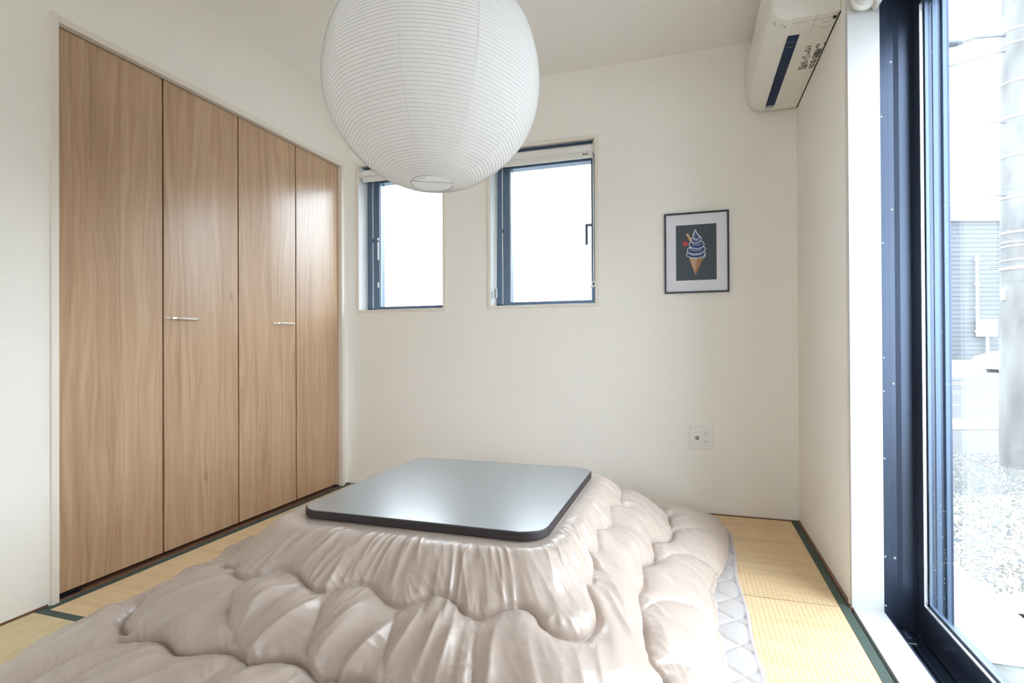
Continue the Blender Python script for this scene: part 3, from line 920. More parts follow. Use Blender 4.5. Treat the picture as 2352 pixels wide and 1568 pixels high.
def grid_mesh(name, X, Y, Z, m, loc, wrap=False, flip=False):
    nr, nc = X.shape
    me = bpy.data.meshes.new(name)
    co = np.stack([X - loc[0], Y - loc[1], Z - loc[2]], -1).astype(np.float32).reshape(-1, 3)
    cc = nc if wrap else nc - 1
    i, j = np.meshgrid(np.arange(nr - 1), np.arange(cc), indexing='ij')
    j2 = (j + 1) % nc
    q = np.stack([i * nc + j, i * nc + j2, (i + 1) * nc + j2, (i + 1) * nc + j], -1).reshape(-1, 4)
    if flip: q = q[:, ::-1]
    me.vertices.add(len(co)); me.vertices.foreach_set('co', co.ravel())
    me.loops.add(q.size); me.loops.foreach_set('vertex_index', q.ravel().astype(np.int32))
    me.polygons.add(len(q)); me.polygons.foreach_set('loop_start', np.arange(0, q.size, 4, dtype=np.int32))
    me.polygons.foreach_set('use_smooth', np.ones(len(q), dtype=bool))
    me.update(calc_edges=True)
    me.materials.append(m)
    return me

RX0, RX1, RY0, RY1 = -1.665, .176, .80, 2.815
rug = root('floor_pad', ((RX0 + RX1) / 2, (RY0 + RY1) / 2, 0)); tag(rug, 'thin pale grey diamond-quilted floor pad under the beige comforter', 'floor pad')
nx, ny = 420, 460
def rug_pt(u, v):
    """rounded-corner rectangle map"""
    x = RX0 + (RX1 - RX0) * u; y = RY0 + (RY1 - RY0) * v
    return x, y
U, V = np.meshgrid(np.linspace(0, 1, nx), np.linspace(0, 1, ny), indexing='ij')
X = RX0 + (RX1 - RX0) * U; Y = RY0 + (RY1 - RY0) * V
# pull the corners in to round them
cxm, cym = (RX0 + RX1) / 2, (RY0 + RY1) / 2; hx_, hy_ = (RX1 - RX0) / 2, (RY1 - RY0) / 2; rc = .12
ax_, ay_ = np.abs(X - cxm) - (hx_ - rc), np.abs(Y - cym) - (hy_ - rc)
m_ = (ax_ > 0) & (ay_ > 0)
mx_ = np.maximum(ax_, ay_); h_ = np.hypot(ax_, ay_) + 1e-9
k_ = np.where(m_, mx_ / h_, 1.0)
X = np.where(m_, cxm + np.sign(X - cxm) * (hx_ - rc + ax_ * k_), X); Y = np.where(m_, cym + np.sign(Y - cym) * (hy_ - rc + ay_ * k_), Y)
X = X + (.006 * np.sin(Y * 5.0) + .004 * np.sin(Y * 13 + 1)) * U
sp = .155
da = np.abs(((X + Y + .02) / sp) % 1 - .5) * 2; db = np.abs(((X - Y + .03) / sp) % 1 - .5) * 2
da = (1 - da) * sp / 2; db = (1 - db) * sp / 2
dm = np.minimum(da, db)
Z = .0075 + .0035 * (1 - np.exp(-dm / .022)) - .0022 * np.exp(-(dm / .0035) ** 2) + .0018 * vnoise2(X * 26, Y * 26, 3)
edge = np.minimum(np.minimum(U, 1 - U) * (RX1 - RX0), np.minimum(V, 1 - V) * (RY1 - RY0))
Z = np.where(edge < .017, .009 + .0035 * np.sin(np.clip(edge / .017, 0, 1) * math.pi), Z)
Z = np.where(edge < .0001, .001, Z)
me = grid_mesh('quilt_top', X, Y, Z, M['rug'], rug.location)
me.materials.append(M['rug_edge'])
fm_ = ((edge[:-1, :-1] + edge[1:, 1:]) / 2 < .016).astype(np.int32).ravel()
me.polygons.foreach_set('material_index', fm_)
o = bpy.data.objects.new('quilt_top', me); col.objects.link(o); o.parent = rug

# ------------------------------------------------------------------ the comforter
CX, CY, HX, HY = TCX, TCY, THX, THY
HEM = [(.06, 1.2), (.063, 1.49), (.06, 1.75), (.05, 1.98), (.078, 2.13), (.115, 2.27), (.134, 2.46), (.145, 2.70), (.12, 2.80), (.03, 2.86), (-.1, 2.88), (-.3, 2.86), (-.73, 2.80), (-1.3, 2.78), (-1.6, 2.74), (-1.70, 2.68), (-1.73, 2.5), (-1.74, 2.07), (-1.73, 1.76), (-1.735, 1.61), (-1.715, 1.465), (-1.74, 1.37), (-1.725, 1.23), (-1.75, 1.08), (-1.71, .95), (-1.68, .8), (-1.60, .72), (-1.3, .68), (-.73, .66), (-.2, .68), (0, .74), (.05, .9)]
ha = np.array([np.arctan2(y - CY, x - CX) for x, y in HEM]); hr = np.array([np.hypot(x - CX, y - CY) for x, y in HEM])
od = np.argsort(ha); ha = ha[od]; hr = hr[od]
hA = np.r_[ha - 2 * np.pi, ha, ha + 2 * np.pi]; hR = np.r_[hr, hr, hr]
gG = np.linspace(-np.pi, np.pi, 1441); pP = np.interp(gG, hA, hR)
kk = np.exp(-np.linspace(-2, 2, 13) ** 2); kk /= kk.sum()
pP = np.convolve(np.r_[pP[-7:-1], pP, pP[1:7]], kk, 'valid')
def rout(p): return np.interp(p, gG, pP)
def redge(p): return ((np.abs(np.cos(p)) / HX) ** 9. + (np.abs(np.sin(p)) / HY) ** 9.) ** (-1 / 9.)
WK = [-.3, -.03, .03, .10, .26, .40, .53, .80, 1.0]
ZK = [.3745, .3745, .368, .343, .262, .200, .150, .078, .028]

R1 = [(-1.178,1.185),(-1.144,1.172),(-1.109,1.171),(-1.076,1.181),(-1.036,1.198),(-1.008,1.198),(-0.975,1.191),(-0.931,1.17),(-0.895,1.157),(-0.861,1.156),(-0.838,1.165),(-0.811,1.181),(-0.783,1.188),(-0.754,1.189),(-0.727,1.178),(-0.693,1.16),(-0.654,1.153),(-0.628,1.16),(-0.602,1.177),(-0.579,1.188),(-0.556,1.189),(-0.531,1.184),(-0.507,1.171),(-0.484,1.161),(-0.458,1.16),(-0.439,1.168),(-0.419,1.182),(-0.4,1.192),(-0.375,1.2),(-0.353,1.2),(-0.33,1.191),(-0.316,1.177),(-0.291,1.173),(-0.266,1.179),(-0.237,1.199),(-0.222,1.225),(-0.214,1.26),(-0.213,1.293),(-0.223,1.326),(-0.241,1.352),(-0.255,1.383),(-0.245,1.422),(-0.248,1.442),(-0.251,1.488),(-0.269,1.505),(-0.276,1.531),(-0.257,1.596),(-0.266,1.638),(-0.281,1.691),(-0.281,1.707),(-0.256,1.824),(-0.257,1.886),(-0.275,1.944),(-0.263,2.013),(-0.233,2.083)]
R2F = [(-1.347,0.992),(-1.245,1.007),(-1.201,1.004),(-1.149,0.987),(-1.114,0.989),(-1.081,0.998),(-1.042,1.007),(-1.001,1.007),(-0.965,1.0),(-0.939,0.99),(-0.893,1.002),(-0.861,1.01),(-0.819,1.011),(-0.791,1.003),(-0.761,0.992),(-0.723,0.995),(-0.679,1.004),(-0.639,1.004),(-0.604,0.992),(-0.57,0.99),(-0.53,1.0),(-0.49,1.003),(-0.45,0.995),(-0.41,0.99),(-0.36,1.0),(-0.3,1.01),(-0.24,1.02),(-0.18,1.05),(-0.13,1.09)]
R2R = [(-0.10,1.13),(-0.065,1.20),(-0.06,1.287),(-0.08,1.306),(-0.094,1.324),(-0.111,1.388),(-0.128,1.472),(-0.138,1.544),(-0.143,1.604),(-0.134,1.683),(-0.151,1.778),(-0.12,1.893),(-0.139,2.006),(-0.112,2.067),(-0.075,2.145),(-0.066,2.264),(-0.08,2.285),(-0.088,2.419)]
RAD = [[(-1.109,1.171),(-1.077,1.093),(-1.025,1.037),(-0.965,1.0)], [(-0.861,1.156),(-0.833,1.097),(-0.819,1.045),(-0.791,1.003)], [(-0.654,1.153),(-0.643,1.106),(-0.63,1.054),(-0.604,0.992)],
       [(-.458,1.16),(-.45,1.10),(-.43,1.05),(-.41,.99)],
       [(-1.472,1.153),(-1.387,1.055),(-1.35,0.993)], [(-1.35,0.99),(-1.40,0.94),(-1.47,.86)], [(-1.25,1.0),(-1.30,.93),(-1.34,0.84),(-1.36,.74)], [(-.96,.99),(-.99,.90),(-1.0,.78)], [(-.79,1.0),(-.80,.90),(-.80,.78)],
       [(-0.12,1.893),(-0.04,2.063),(0.032,2.143),(0.095,2.161)], [(-0.131,1.532),(-0.09,1.639),(-0.035,1.695),(0.025,1.741),(0.062,1.75)], [(-0.066,2.264),(0.0,2.36),(0.06,2.46),(0.13,2.546)], [(-0.094,1.32),(-0.029,1.379),(0.01,1.373),(.06,1.40)]]
def pw(phi, w):
    re = redge(phi); ro = rout(phi); r = re + w * (ro - re)
    return (CX + r * math.cos(phi), CY + r * math.sin(phi))
# hidden sides: the same scallops continued round the back and left
SY = []
bk = []
for i in range(120):
    a = math.atan2(2.083 - CY, -.233 - CX) + (math.atan2(1.185 - CY, -1.178 - CX) + 2 * math.pi - math.atan2(2.083 - CY, -.233 - CX)) * i / 119
    a2 = (a + math.pi) % (2 * math.pi) - math.pi
    bk.append(pw(a2, .245 - .035 * math.cos(a * 9)))
SY.append(bk)
bk2 = []
a0_ = math.atan2(2.419 - CY, -.088 - CX); a1_ = math.atan2(.992 - CY, -1.347 - CX) + 2 * math.pi
for i in range(140):
    a = a0_ + (a1_ - a0_) * i / 139
    a2 = (a + math.pi) % (2 * math.pi) - math.pi
    bk2.append(pw(a2, .53 - .035 * math.cos(a * 9)))
SY.append(bk2)
for i in range(9):
    a = a0_ + (a1_ - a0_) * (i + .5) / 9.3
    a2 = (a + math.pi) % (2 * math.pi) - math.pi
    RAD.append([pw(a2, .55), pw(a2, .8), pw(a2, 1.0)]); RAD.append([pw(a2 + .12, .27), pw(a2, .52)])

def smooth_line(pts, n=3):
    """Catmull-Rom"""
    P = [np.array(p, float) for p in pts]; out = []
    for i in range(len(P) - 1):
        p0 = P[max(i - 1, 0)]; p1 = P[i]; p2 = P[i + 1]; p3 = P[min(i + 2, len(P) - 1)]
        for k in range(n):
            t = k / n
            out.append(.5 * ((2 * p1) + (-p0 + p2) * t + (2 * p0 - 5 * p1 + 4 * p2 - p3) * t * t + (-p0 + 3 * p1 - 3 * p2 + p3) * t ** 3))
    out.append(P[-1]); return np.array(out)

def nearest(X, Y, lines, base):
    """distance and running arc position of the nearest seam"""
    D = np.full(X.shape, 9., np.float32); S = np.zeros(X.shape, np.float32)
    s0 = base
    for L in lines:
        for a, b in zip(L[:-1], L[1:]):
            d = b - a; l2 = float(d @ d); l = math.sqrt(l2) + 1e-9
            cx_, cy_ = (a + b) / 2
            sel = (np.abs(X - cx_) < .2 + l) & (np.abs(Y - cy_) < .2 + l)
            xs_ = X[sel]; ys_ = Y[sel]
            t = np.clip(((xs_ - a[0]) * d[0] + (ys_ - a[1]) * d[1]) / (l2 + 1e-12), 0, 1)
            dd = np.hypot(xs_ - a[0] - t * d[0], ys_ - a[1] - t * d[1])
            Ds = D[sel]; m = dd < Ds
            Ds[m] = dd[m]; D[sel] = Ds
            Ss = S[sel]; Ss[m] = (s0 + t * l)[m]; S[sel] = Ss
            s0 += l
        s0 += 1.0
    return D, S

NT, NR = 1500, 330
phi = np.linspace(-np.pi, np.pi, NT, endpoint=False)
# concentrate columns on the two sides that face the camera and the glass door
phi = phi + .28 * np.sin(phi + math.radians(62) - math.pi) * -1.0
phi = np.sort((phi + np.pi) % (2 * np.pi) - np.pi)
re = redge(phi); ro = rout(phi)
wv = np.concatenate([np.linspace(-.28, -.02, 8, endpoint=False), np.linspace(-.02, 1.0, NR - 8)])
PH, WW = np.meshgrid(phi, wv)
RE = redge(PH); RO = rout(PH)
RHO = np.where(WW < 0, RE * (1 + WW * .6), RE + WW * (RO - RE))
X = CX + RHO * np.cos(PH); Y = CY + RHO * np.sin(PH)
ZB = np.interp(WW, np.linspace(-.3, 1, 400), np.convolve(np.interp(np.clip(np.linspace(-.3 - .04, 1 + .04, 424), -.3, 1.0), WK, ZK), np.ones(25) / 25, 'valid'))
ringsL = [smooth_line(R1), smooth_line(R2F), smooth_line(R2R), np.array(SY[0]), np.array(SY[1])]
radL = [smooth_line(r, 4) for r in RAD]
D1, S1 = nearest(X.astype(np.float32), Y.astype(np.float32), ringsL, 0)
D2, S2 = nearest(X.astype(np.float32), Y.astype(np.float32), radL, 50)
def sst(a, b, x):
    t = np.clip((x - a) / (b - a), 0, 1); return t * t * (3 - 2 * t)
DH = (1 - WW) * (RO - RE)
# filling height
band1 = 1 - sst(.20, .34, WW)                 # the skirt right under the table top
puffA = .020 * band1 + .040 * sst(.2, .34, WW)
p1_ = 1 - np.exp(-(D1 / .022) ** .85)
p2_ = 1 - .36 * np.exp(-(D2 / .026) ** 1.0)
ph_ = 1 - np.exp(-(DH / .035))
puff = puffA * p1_ * p2_ * (.25 + .75 * ph_) * sst(-.01, .10, WW)
# big uneven lofts
big = (vnoise2(X * 5.5 + 31, Y * 5.5 + 17, 11) - .5) * .022 + (vnoise2(X * 11 + 3, Y * 11 + 7, 12) - .5) * .010
puff += big * sst(.12, .35, WW) * (.3 + .7 * p1_) * sst(0, .08, DH)
# folds that run down the slope
Tm = np.cumsum(np.r_[0, np.hypot(np.diff((re[:] * .5 + ro * .5) * np.cos(phi)), np.diff((re * .5 + ro * .5) * np.sin(phi)))])
TT = np.broadcast_to(Tm, X.shape)
def ridge(n, k=1.0): return (1 - np.abs(2 * n - 1)) ** k
wob = (vnoise2(TT * 6, WW * 6, 21) - .5) * .05
f1 = ridge(vnoise2((TT + wob * .5 + .10 * WW) * 34, WW * 4 + 3, 22), 1.6) * .55 + ridge(vnoise2((TT - .12 * WW) * 27, WW * 4 + 9, 23), 1.5) * .45
mk = .35 + .9 * vnoise2(TT * 7 + 2, WW * 3, 28)
fold = f1 * mk * .0125 * sst(.015, .09, WW) * (1 - sst(.24, .33, WW))
f2 = ridge(vnoise2((TT + .34 * WW + wob) * 16, WW * 2.6 + 5, 24), 1.7) * 1.0 * (.25 + 1.1 * vnoise2(TT * 6 + 9, WW * 4 + 3, 29)) + ridge(vnoise2((TT + .30 * WW + wob) * 38, WW * 4 + 1, 25), 1.5) * .13
fold += (f2 - .3) * .030 * sst(.25, .33, WW) * (1 - sst(.50, .62, WW)) * (.35 + .65 * p1_)
f3 = ridge(vnoise2((TT + .22 * WW + wob * 1.5) * 12, WW * 2.4 + 2, 26), 1.6) * .8 + ridge(vnoise2((TT + .25 * WW + wob) * 22, WW * 3 + 8, 27), 1.5) * .18
fold += (f3 - .34) * .022 * sst(.5, .62, WW) * (.3 + .7 * p1_)
# gathers across the stitching
g1 = ridge(vnoise2(S1 * 48 + D1 * 25, D1 * 9 + 4, 31), 1.2) - .5
gath = g1 * .0055 * np.exp(-D1 / .035) * (1 - np.exp(-D1 / .007)) * sst(.05, .2, WW)
g2 = ridge(vnoise2(S2 * 55 + D2 * 20, D2 * 9 + 2, 32), 1.4) - .5
gath += g2 * .0065 * np.exp(-D2 / .035) * (1 - np.exp(-D2 / .008)) * sst(.28, .4, WW)
gh = ridge(vnoise2(TT * 60, DH * 12, 33), 1.3) - .5
gath += gh * .006 * np.exp(-DH / .035)
micro = (vnoise2(X * 70, Y * 70, 41) - .5) * .0010 * sst(0, .1, WW)
calm = 1 - .6 * sst(.55, .85, (X - CX) / HX) * sst(.22, .3, WW) * (1 - sst(.85, 1.0, WW) * .5)
fold = fold * calm
HGT = puff + (fold + gath) * (.35 + .65 * ph_) + micro
# stitched groove cuts slightly below the base
HGT -= .006 * np.exp(-(D1 / .006) ** 2) * sst(.1, .2, WW) + .003 * np.exp(-(D2 / .006) ** 2) * sst(.27, .35, WW)
# normals of the base surface
dZw = np.gradient(ZB, axis=0); dRw = np.gradient(RHO, axis=0)
sl = -dZw / (dRw + 1e-9)
nl = np.sqrt(1 + sl ** 2)
nr_, nz_ = sl / nl, 1 / nl
XX = X + np.cos(PH) * nr_ * HGT; YY = Y + np.sin(PH) * nr_ * HGT; ZZ = ZB + nz_ * HGT
# round the hem down and under
hem_rows = []
hemN = 10
lastR = RHO[-1] ; zl = ZZ[-1]; xl = XX[-1]; yl = YY[-1]
rip = .006 * (ridge(vnoise2(Tm * 22, Tm * 0 + 3, 51)) - .5) + .004 * (vnoise2(Tm * 60, Tm * 0 + 9, 52) - .5)
for k in range(1, hemN + 1):
    a = math.pi * k / hemN
    rad_ = np.maximum((zl - .014) / 2, .006)
    dr = np.sin(a) * rad_ * .9 + rip * math.sin(a) * 1.2
    zz = .014 + rad_ * (1 + math.cos(a))
    hem_rows.append((xl + np.cos(phi) * dr, yl + np.sin(phi) * dr, zz))
hem_rows.append((xl - np.cos(phi) * .05, yl - np.sin(phi) * .05, np.full_like(xl, .0145)))
XX = np.vstack([XX] + [h[0][None] for h in hem_rows]); YY = np.vstack([YY] + [h[1][None] for h in hem_rows]); ZZ = np.vstack([ZZ] + [h[2][None] for h in hem_rows])
# keep the sheet below the table top and above the pad
rr = np.hypot(XX - CX, YY - CY)
under = rr < redge(np.arctan2(YY - CY, XX - CX)) + .004
ZZ = np.where(under, np.minimum(ZZ, .3750), ZZ)
ZZ = np.maximum(ZZ, .0142)
cf_loc = (CX, CY, 0)
me = grid_mesh('comforter', XX, YY, ZZ, M['comforter'], cf_loc, wrap=True)
cf = bpy.data.objects.new('comforter', me); col.objects.link(cf); cf.location = cf_loc
tag(cf, 'thick beige satin comforter with scalloped quilting, draped around the low black table', 'comforter')

# ------------------------------------------------------------------ paper lantern
LC = Vector((-.7125, 1.464, 1.653)); LR = .316
lan = root('paper_lantern', tuple(LC)); tag(lan, 'large round white paper lantern with fine wire ribs hanging from the ceiling', 'pendant lamp')
NG = 10
def lant_r(th, a):
    """radius from the axis at polar angle th, slight flats between the paper seams"""
    k = (a * NG / (2 * math.pi)) % 1.0
    return LR * math.sin(th) * (1 - .017 * math.sin(math.pi * k))
th0, th1 = math.asin(.062 / LR), math.pi - math.asin(.060 / LR)
NRIB = 88
rows = NRIB * 3; segs = 120
TH = []; 
A_, B_ = np.meshgrid(np.linspace(0, 2 * np.pi, segs, endpoint=False), np.linspace(th0, th1, rows + 1))
kf = (A_ * NG / (2 * np.pi) + .20) % 1.0
dent = .0007 * np.sin(np.pi * ((B_ - th0) / (th1 - th0) * NRIB % 1.0)) ** 1
rr_ = LR * (1 - .017 * np.sin(np.pi * kf)) - dent
Xl = LC.x + rr_ * np.sin(B_) * np.cos(A_); Yl = LC.y + rr_ * np.sin(B_) * np.sin(A_); Zl = LC.z + (LR - dent) * np.cos(B_)
me = grid_mesh('paper_shade', Xl, Yl, Zl, M['paper'], LC, wrap=True, flip=True)
o = bpy.data.objects.new('paper_shade', me); col.objects.link(o); o.parent = lan
shade = o
pts = []
for i in range(NRIB * 90 + 1):
    t = i / (NRIB * 90); th = th0 + (th1 - th0) * t; a = t * NRIB * 2 * math.pi
    k = (a * NG / (2 * math.pi) + .20) % 1.0
    r = (LR * (1 - .017 * math.sin(math.pi * k)) + .0003)
    pts.append((LC.x + r * math.sin(th) * math.cos(a), LC.y + r * math.sin(th) * math.sin(a), LC.z + (LR + .0003) * math.cos(th)))
MB().tube(pts, .00052, 4).build('rib_wire', M['wire'], lan, smooth=True)
for g_ in range(NG):
    a = (g_ + 1 - .20) * 2 * math.pi / NG
    vs = []; fs = []
    n = 60
    for i in range(n + 1):
        th = th0 + (th1 - th0) * i / n
        for da_ in (-.0035, .0035):
            r = LR + .0001
            vs.append((LC.x + r * math.sin(th) * math.cos(a) - da_ * math.sin(a) * (.3 + .7 * math.sin(th)) * .45, LC.y + r * math.sin(th) * math.sin(a) + da_ * math.cos(a) * (.3 + .7 * math.sin(th)) * .45, LC.z + r * math.cos(th)))
    for i in range(n): fs.append((2 * i, 2 * i + 1, 2 * i + 3, 2 * i + 2))
    MB().add(vs, fs).build('paper_seam', M['paper_lap'], lan, smooth=True)
zb2 = LC.z + LR * math.cos(th1)
ring = [(LC.x + .0605 * math.cos(i * math.pi / 24), LC.y + .0605 * math.sin(i * math.pi / 24), zb2) for i in range(49)]
MB().tube(ring, .0016, 6).build('rim_ring', M['wire'], lan, smooth=True)
ring = [(LC.x + .0625 * math.cos(i * math.pi / 24), LC.y + .0625 * math.sin(i * math.pi / 24), LC.z + LR * math.cos(th0)) for i in range(49)]
MB().tube(ring, .0016, 6).build('rim_ring', M['wire'], lan, smooth=True)
br = MB()
br.tube([(LC.x - .046, LC.y - .036, zb2), (LC.x - .036, LC.y + .020, zb2 + .030), (LC.x - .02, LC.y + .01, LC.z + LR * math.cos(th0))], .0012, 6)
br.tube([(LC.x - .046, LC.y - .036, zb2), (LC.x + .056, LC.y + .020, zb2 + .002)], .0012, 6)
br.tube([(LC.x + .056, LC.y + .020, zb2 + .002), (LC.x + .02, LC.y + .01, LC.z + LR * math.cos(th0))], .0012, 6)
br.build('spreader_wire', M['wire'], lan, smooth=True)
tilt = Matrix.Rotation(math.radians(-5.5), 4, rt)       # the globe hangs a little askew
for ch in lan.children: ch.rotation_euler = tilt.to_euler()
MB().tube([(LC.x, LC.y, LC.z + .12), (LC.x, LC.y, ZC - .02)], .0035, 10).build('cord', M['cord'], lan)
MB().lathe([(.0001, .12), (.018, .12), (.020, .10), (.020, .055), (.014, .05), (.0001, .05)], tuple(LC), 20).build('lamp_holder', M['white_plastic'], lan)
MB().lathe([(.0001, .052), (.014, .048), (.026, .02), (.031, -.01), (.026, -.035), (.012, -.048), (.0001, -.05)], tuple(LC), 24).build('bulb', mat('frosted_bulb', (.8, .8, .78), .3), lan, smooth=True)
MB().lathe([(.0001, ZC - LC.z - .026), (.030, ZC - LC.z - .024), (.048, ZC - LC.z - .008), (.050, ZC - LC.z - .0005), (.0001, ZC - LC.z - .0005)], tuple(LC), 28).build('ceiling_cap', M['white_plastic'], lan)

# ------------------------------------------------------------------ outside
FD = Vector((-.3079, .9514, 0)); RD = Vector((.9514, .3079, 0))     # street runs square to this direction
def P(L, D, z): v = RD * L + FD * D; return (v.x, v.y, z)
ZG = -.40
M['asphalt'] = mat('asphalt', (.066, .066, .066), .85, bump=.3, bscale=80, var=.08, vscale=3)
M['concrete'] = mat('pale_concrete', (.40, .39, .37), .8, bump=.2, bscale=60, var=.05, vscale=6)
M['concrete_grey'] = mat('grey_concrete', (.14, .145, .14), .8, bump=.2, bscale=60, var=.05, vscale=6)
M['soil'] = mat('dry_lawn_soil', (.17, .162, .14), .95, bump=.4, bscale=60, var=.2, vscale=9)
M['road_line'] = mat('road_paint', (.5, .5, .5), .6)
M['pole'] = mat('weathered_pole_concrete', (.14, .14, .14), .85, bump=.4, bscale=30, var=.35, vscale=5, stretch=(1, 1, .35))
M['clad'] = mat('blue_grey_cladding', (.10, .11, .12), .55, var=.06, vscale=1.2)
M['clad_white'] = mat('white_metal', (.75, .76, .78), .5)
M['car_paint'] = mat('white_car_paint', (.8, .8, .82), .25, spec=.6)
M['car_glass'] = mat('car_window', (.03, .04, .05), .1)
M['tyre'] = mat('tyre_rubber', (.02, .02, .02), .8)
M['lamp_metal'] = mat('grey_lamp_metal', (.15, .17, .19), .5, metal=.2)

mb = MB()
mb.add([(-12, 3.2, ZG), (2.6, 3.2, ZG), P(40, 6.3, ZG), P(-12, 6.3, ZG)], [(0, 1, 2, 3)])
mb.add([(.8, -4, ZG), (14, -4, ZG), P(40, 6.3, ZG), (2.6, 3.2, ZG), (.8, 3.2, ZG)], [(0, 1, 2, 3, 4)])
mb2 = MB().add([P(-60, 6.3, ZG), P(120, 6.3, ZG), P(120, 19.6, ZG), P(-60, 19.6, ZG)], [(0, 1, 2, 3)])
structure('floor_outside_lawn', mb, M['soil'])
structure('floor_outside_road', mb2, M['asphalt'])
def strip(L0, L1, D0, D1, z0, z1):
    return MB().add([P(L0, D0, z0), P(L1, D0, z0), P(L1, D1, z0), P(L0, D1, z0), P(L0, D0, z1), P(L1, D0, z1), P(L1, D1, z1), P(L0, D1, z1)],
                    [(3, 2, 1, 0), (4, 5, 6, 7), (0, 1, 5, 4), (1, 2, 6, 5), (2, 3, 7, 6), (3, 0, 4, 7)])
tag(strip(4.5, 60, 8.0, 9.0, ZG, ZG + .03).build('kerb', M['concrete'], None, bevel=.01), kind='structure')
for i, (d, w_) in enumerate(((11.1, .12), (13.6, .14), (14.2, .14), (16.6, .16), (17.3, .14), (18.9, .16))):
    tag(strip(6, 60, d, d + w_, ZG - .01, ZG + .006).build('road_line', M['road_line']), 'white painted line along the grey road', 'road line', 'white lines on the road')
tag(strip(-30, 60, 19.6, 25.2, ZG - .1, ZG + .12).build('far_pavement', M['concrete']), kind='structure')
fw2 = strip(14, 60, 22.6, 22.75, ZG + .12, ZG + .55)
tag(fw2.build('low_wall', M['concrete']), 'low pale concrete wall in front of the blue-grey building across the road', 'wall')

# apron and step just outside the glass door
structure('concrete_apron', MB().box(.80, 1.350, 2.592, 3.75, ZG - .1, -.300).box(.80, 1.350, 3.75, 3.80, ZG - .1, -.300), M['concrete'], bevel=.006)
structure('concrete_step', MB().box(.80, 2.2, .2, 2.585, ZG - .1, -.345), M['concrete_grey'], bevel=.006)
lip = tag(MB().box(.80, 2.2, 2.555, 2.612, -.345, -.292).build('step_edging', M['clad_white'], None, bevel=.008), 'pale metal edging strip across the concrete step outside the glass door', 'edging')
MB().lathe([(.0001, .006), (.008, .005), (.011, 0)], (1.12, 2.583, -.2925), 16).build('bolt', M['grey_plastic'], lip)

# lawn: blades and pebbles
PCX, PCY, _ = P(5.62 * (2341 - 1176) / 1261.9, 5.62, 0)
vs = []; fs = []
rg = random.Random(3)
for i in range(15000):
    L = rg.uniform(2.2, 6.2); D = rg.uniform(2.8, 5.9)
    if not (.72 * D < L < 1.05 * D): continue
    x, y, _ = P(L, D, 0)
    if x < 1.40 or math.hypot(x - PCX, y - PCY) < .24: continue
    h = rg.uniform(.012, .045); a = rg.uniform(0, 6.28); l = rg.uniform(.0, .03); w_ = .0022
    n = len(vs)
    vs += [(x - w_ * math.cos(a), y - w_ * math.sin(a), ZG), (x + w_ * math.cos(a), y + w_ * math.sin(a), ZG), (x + l * math.sin(a), y - l * math.cos(a), ZG + h)]
    fs.append((n, n + 1, n + 2))
M['straw'] = mat('dry_grass', (.19, .19, .145), .8, var=.3, vscale=6)
g = MB(); g.v = vs; g.f = fs; g.mi = [0] * len(fs)
tag(g.build('grass', M['straw']), 'sparse dry yellow-green grass beside the concrete apron', 'grass', kind='stuff')
g = MB()
for i in range(5200):
    if i % 3: D = rg.uniform(4.6, 6.3)
    else: D = rg.uniform(2.8, 6.3)
    L = rg.uniform(.74, 1.0) * D
    x, y, _ = P(L, D, 0)
    if x < 1.38 or math.hypot(x - PCX, y - PCY) < .22: continue
    r = rg.uniform(.006, .017); a = rg.random() * 6
    c, s = math.cos(a) * r, math.sin(a) * r
    g.add([(x + c, y + s, ZG), (x - s, y + c, ZG), (x - c, y - s, ZG), (x + s, y - c, ZG), (x, y, ZG + r * .7)], [(0, 1, 4), (1, 2, 4), (2, 3, 4), (3, 0, 4)])
M['stone'] = mat('grey_gravel', (.085, .092, .10), .8, var=.4, vscale=20)
tag(g.build('gravel', M['stone']), 'grey gravel scattered along the lawn by the road', 'gravel', kind='stuff')

# utility pole
PL, PD = 5.62 * 1.165 * .865 , 5.62
pc = Vector(P(5.62 * (2341 - 1176) / 1261.9, 5.62, 0))
pole = root('utility_pole', (pc.x, pc.y, ZG)); tag(pole, 'thick grey concrete utility pole with metal bands standing on the gravel outside', 'pole')
n = 14
MB().lathe([(.17 - .0065 * i, i * .6 - .1) for i in range(n)] + [(.0001, (n - 1) * .6 - .1)], (pc.x, pc.y, ZG), 40).build('shaft', M['pole'], pole, smooth=True)
def rad_at(z): return .17 - .0065 * ((z - ZG + .1) / .6)
def band(z, h=.022, t=.006):
    r = rad_at(z)
    MB().lathe([(r - .002, -h / 2), (r + t, -h / 2), (r + t, h / 2), (r - .002, h / 2)], (pc.x, pc.y, z), 40).build('metal_band', M['clad_white'], pole)
def zpix(y): return CAM_H + (790 - y) / 1261.9 * 5.45
for yv in (55, 88, 178, 262, 352, 450, 533, 556, 566, 598): band(zpix(yv), .012 if yv > 540 else .018)
band(zpix(617), .03, .010)
for yv, L_ in ((270, .16), (443, .16), (613, .14)):
    z = zpix(yv); r = rad_at(z)
    a = Vector((pc.x, pc.y, z)) - RD * (r - .01); b = a - RD * (L_ + .01)
    MB().tube([a, b, b + Vector((0, 0, .02))], .008, 8).build('step_bolt', M['lamp_metal'], pole)
z = zpix(680)
MB().tube([Vector((pc.x, pc.y, z - .05)) - RD * (rad_at(z) + .012), Vector((pc.x, pc.y, z + .06)) - RD * (rad_at(z) + .012)], .02, 10).build('clamp_block', M['clad_white'], pole, bevel=.004)
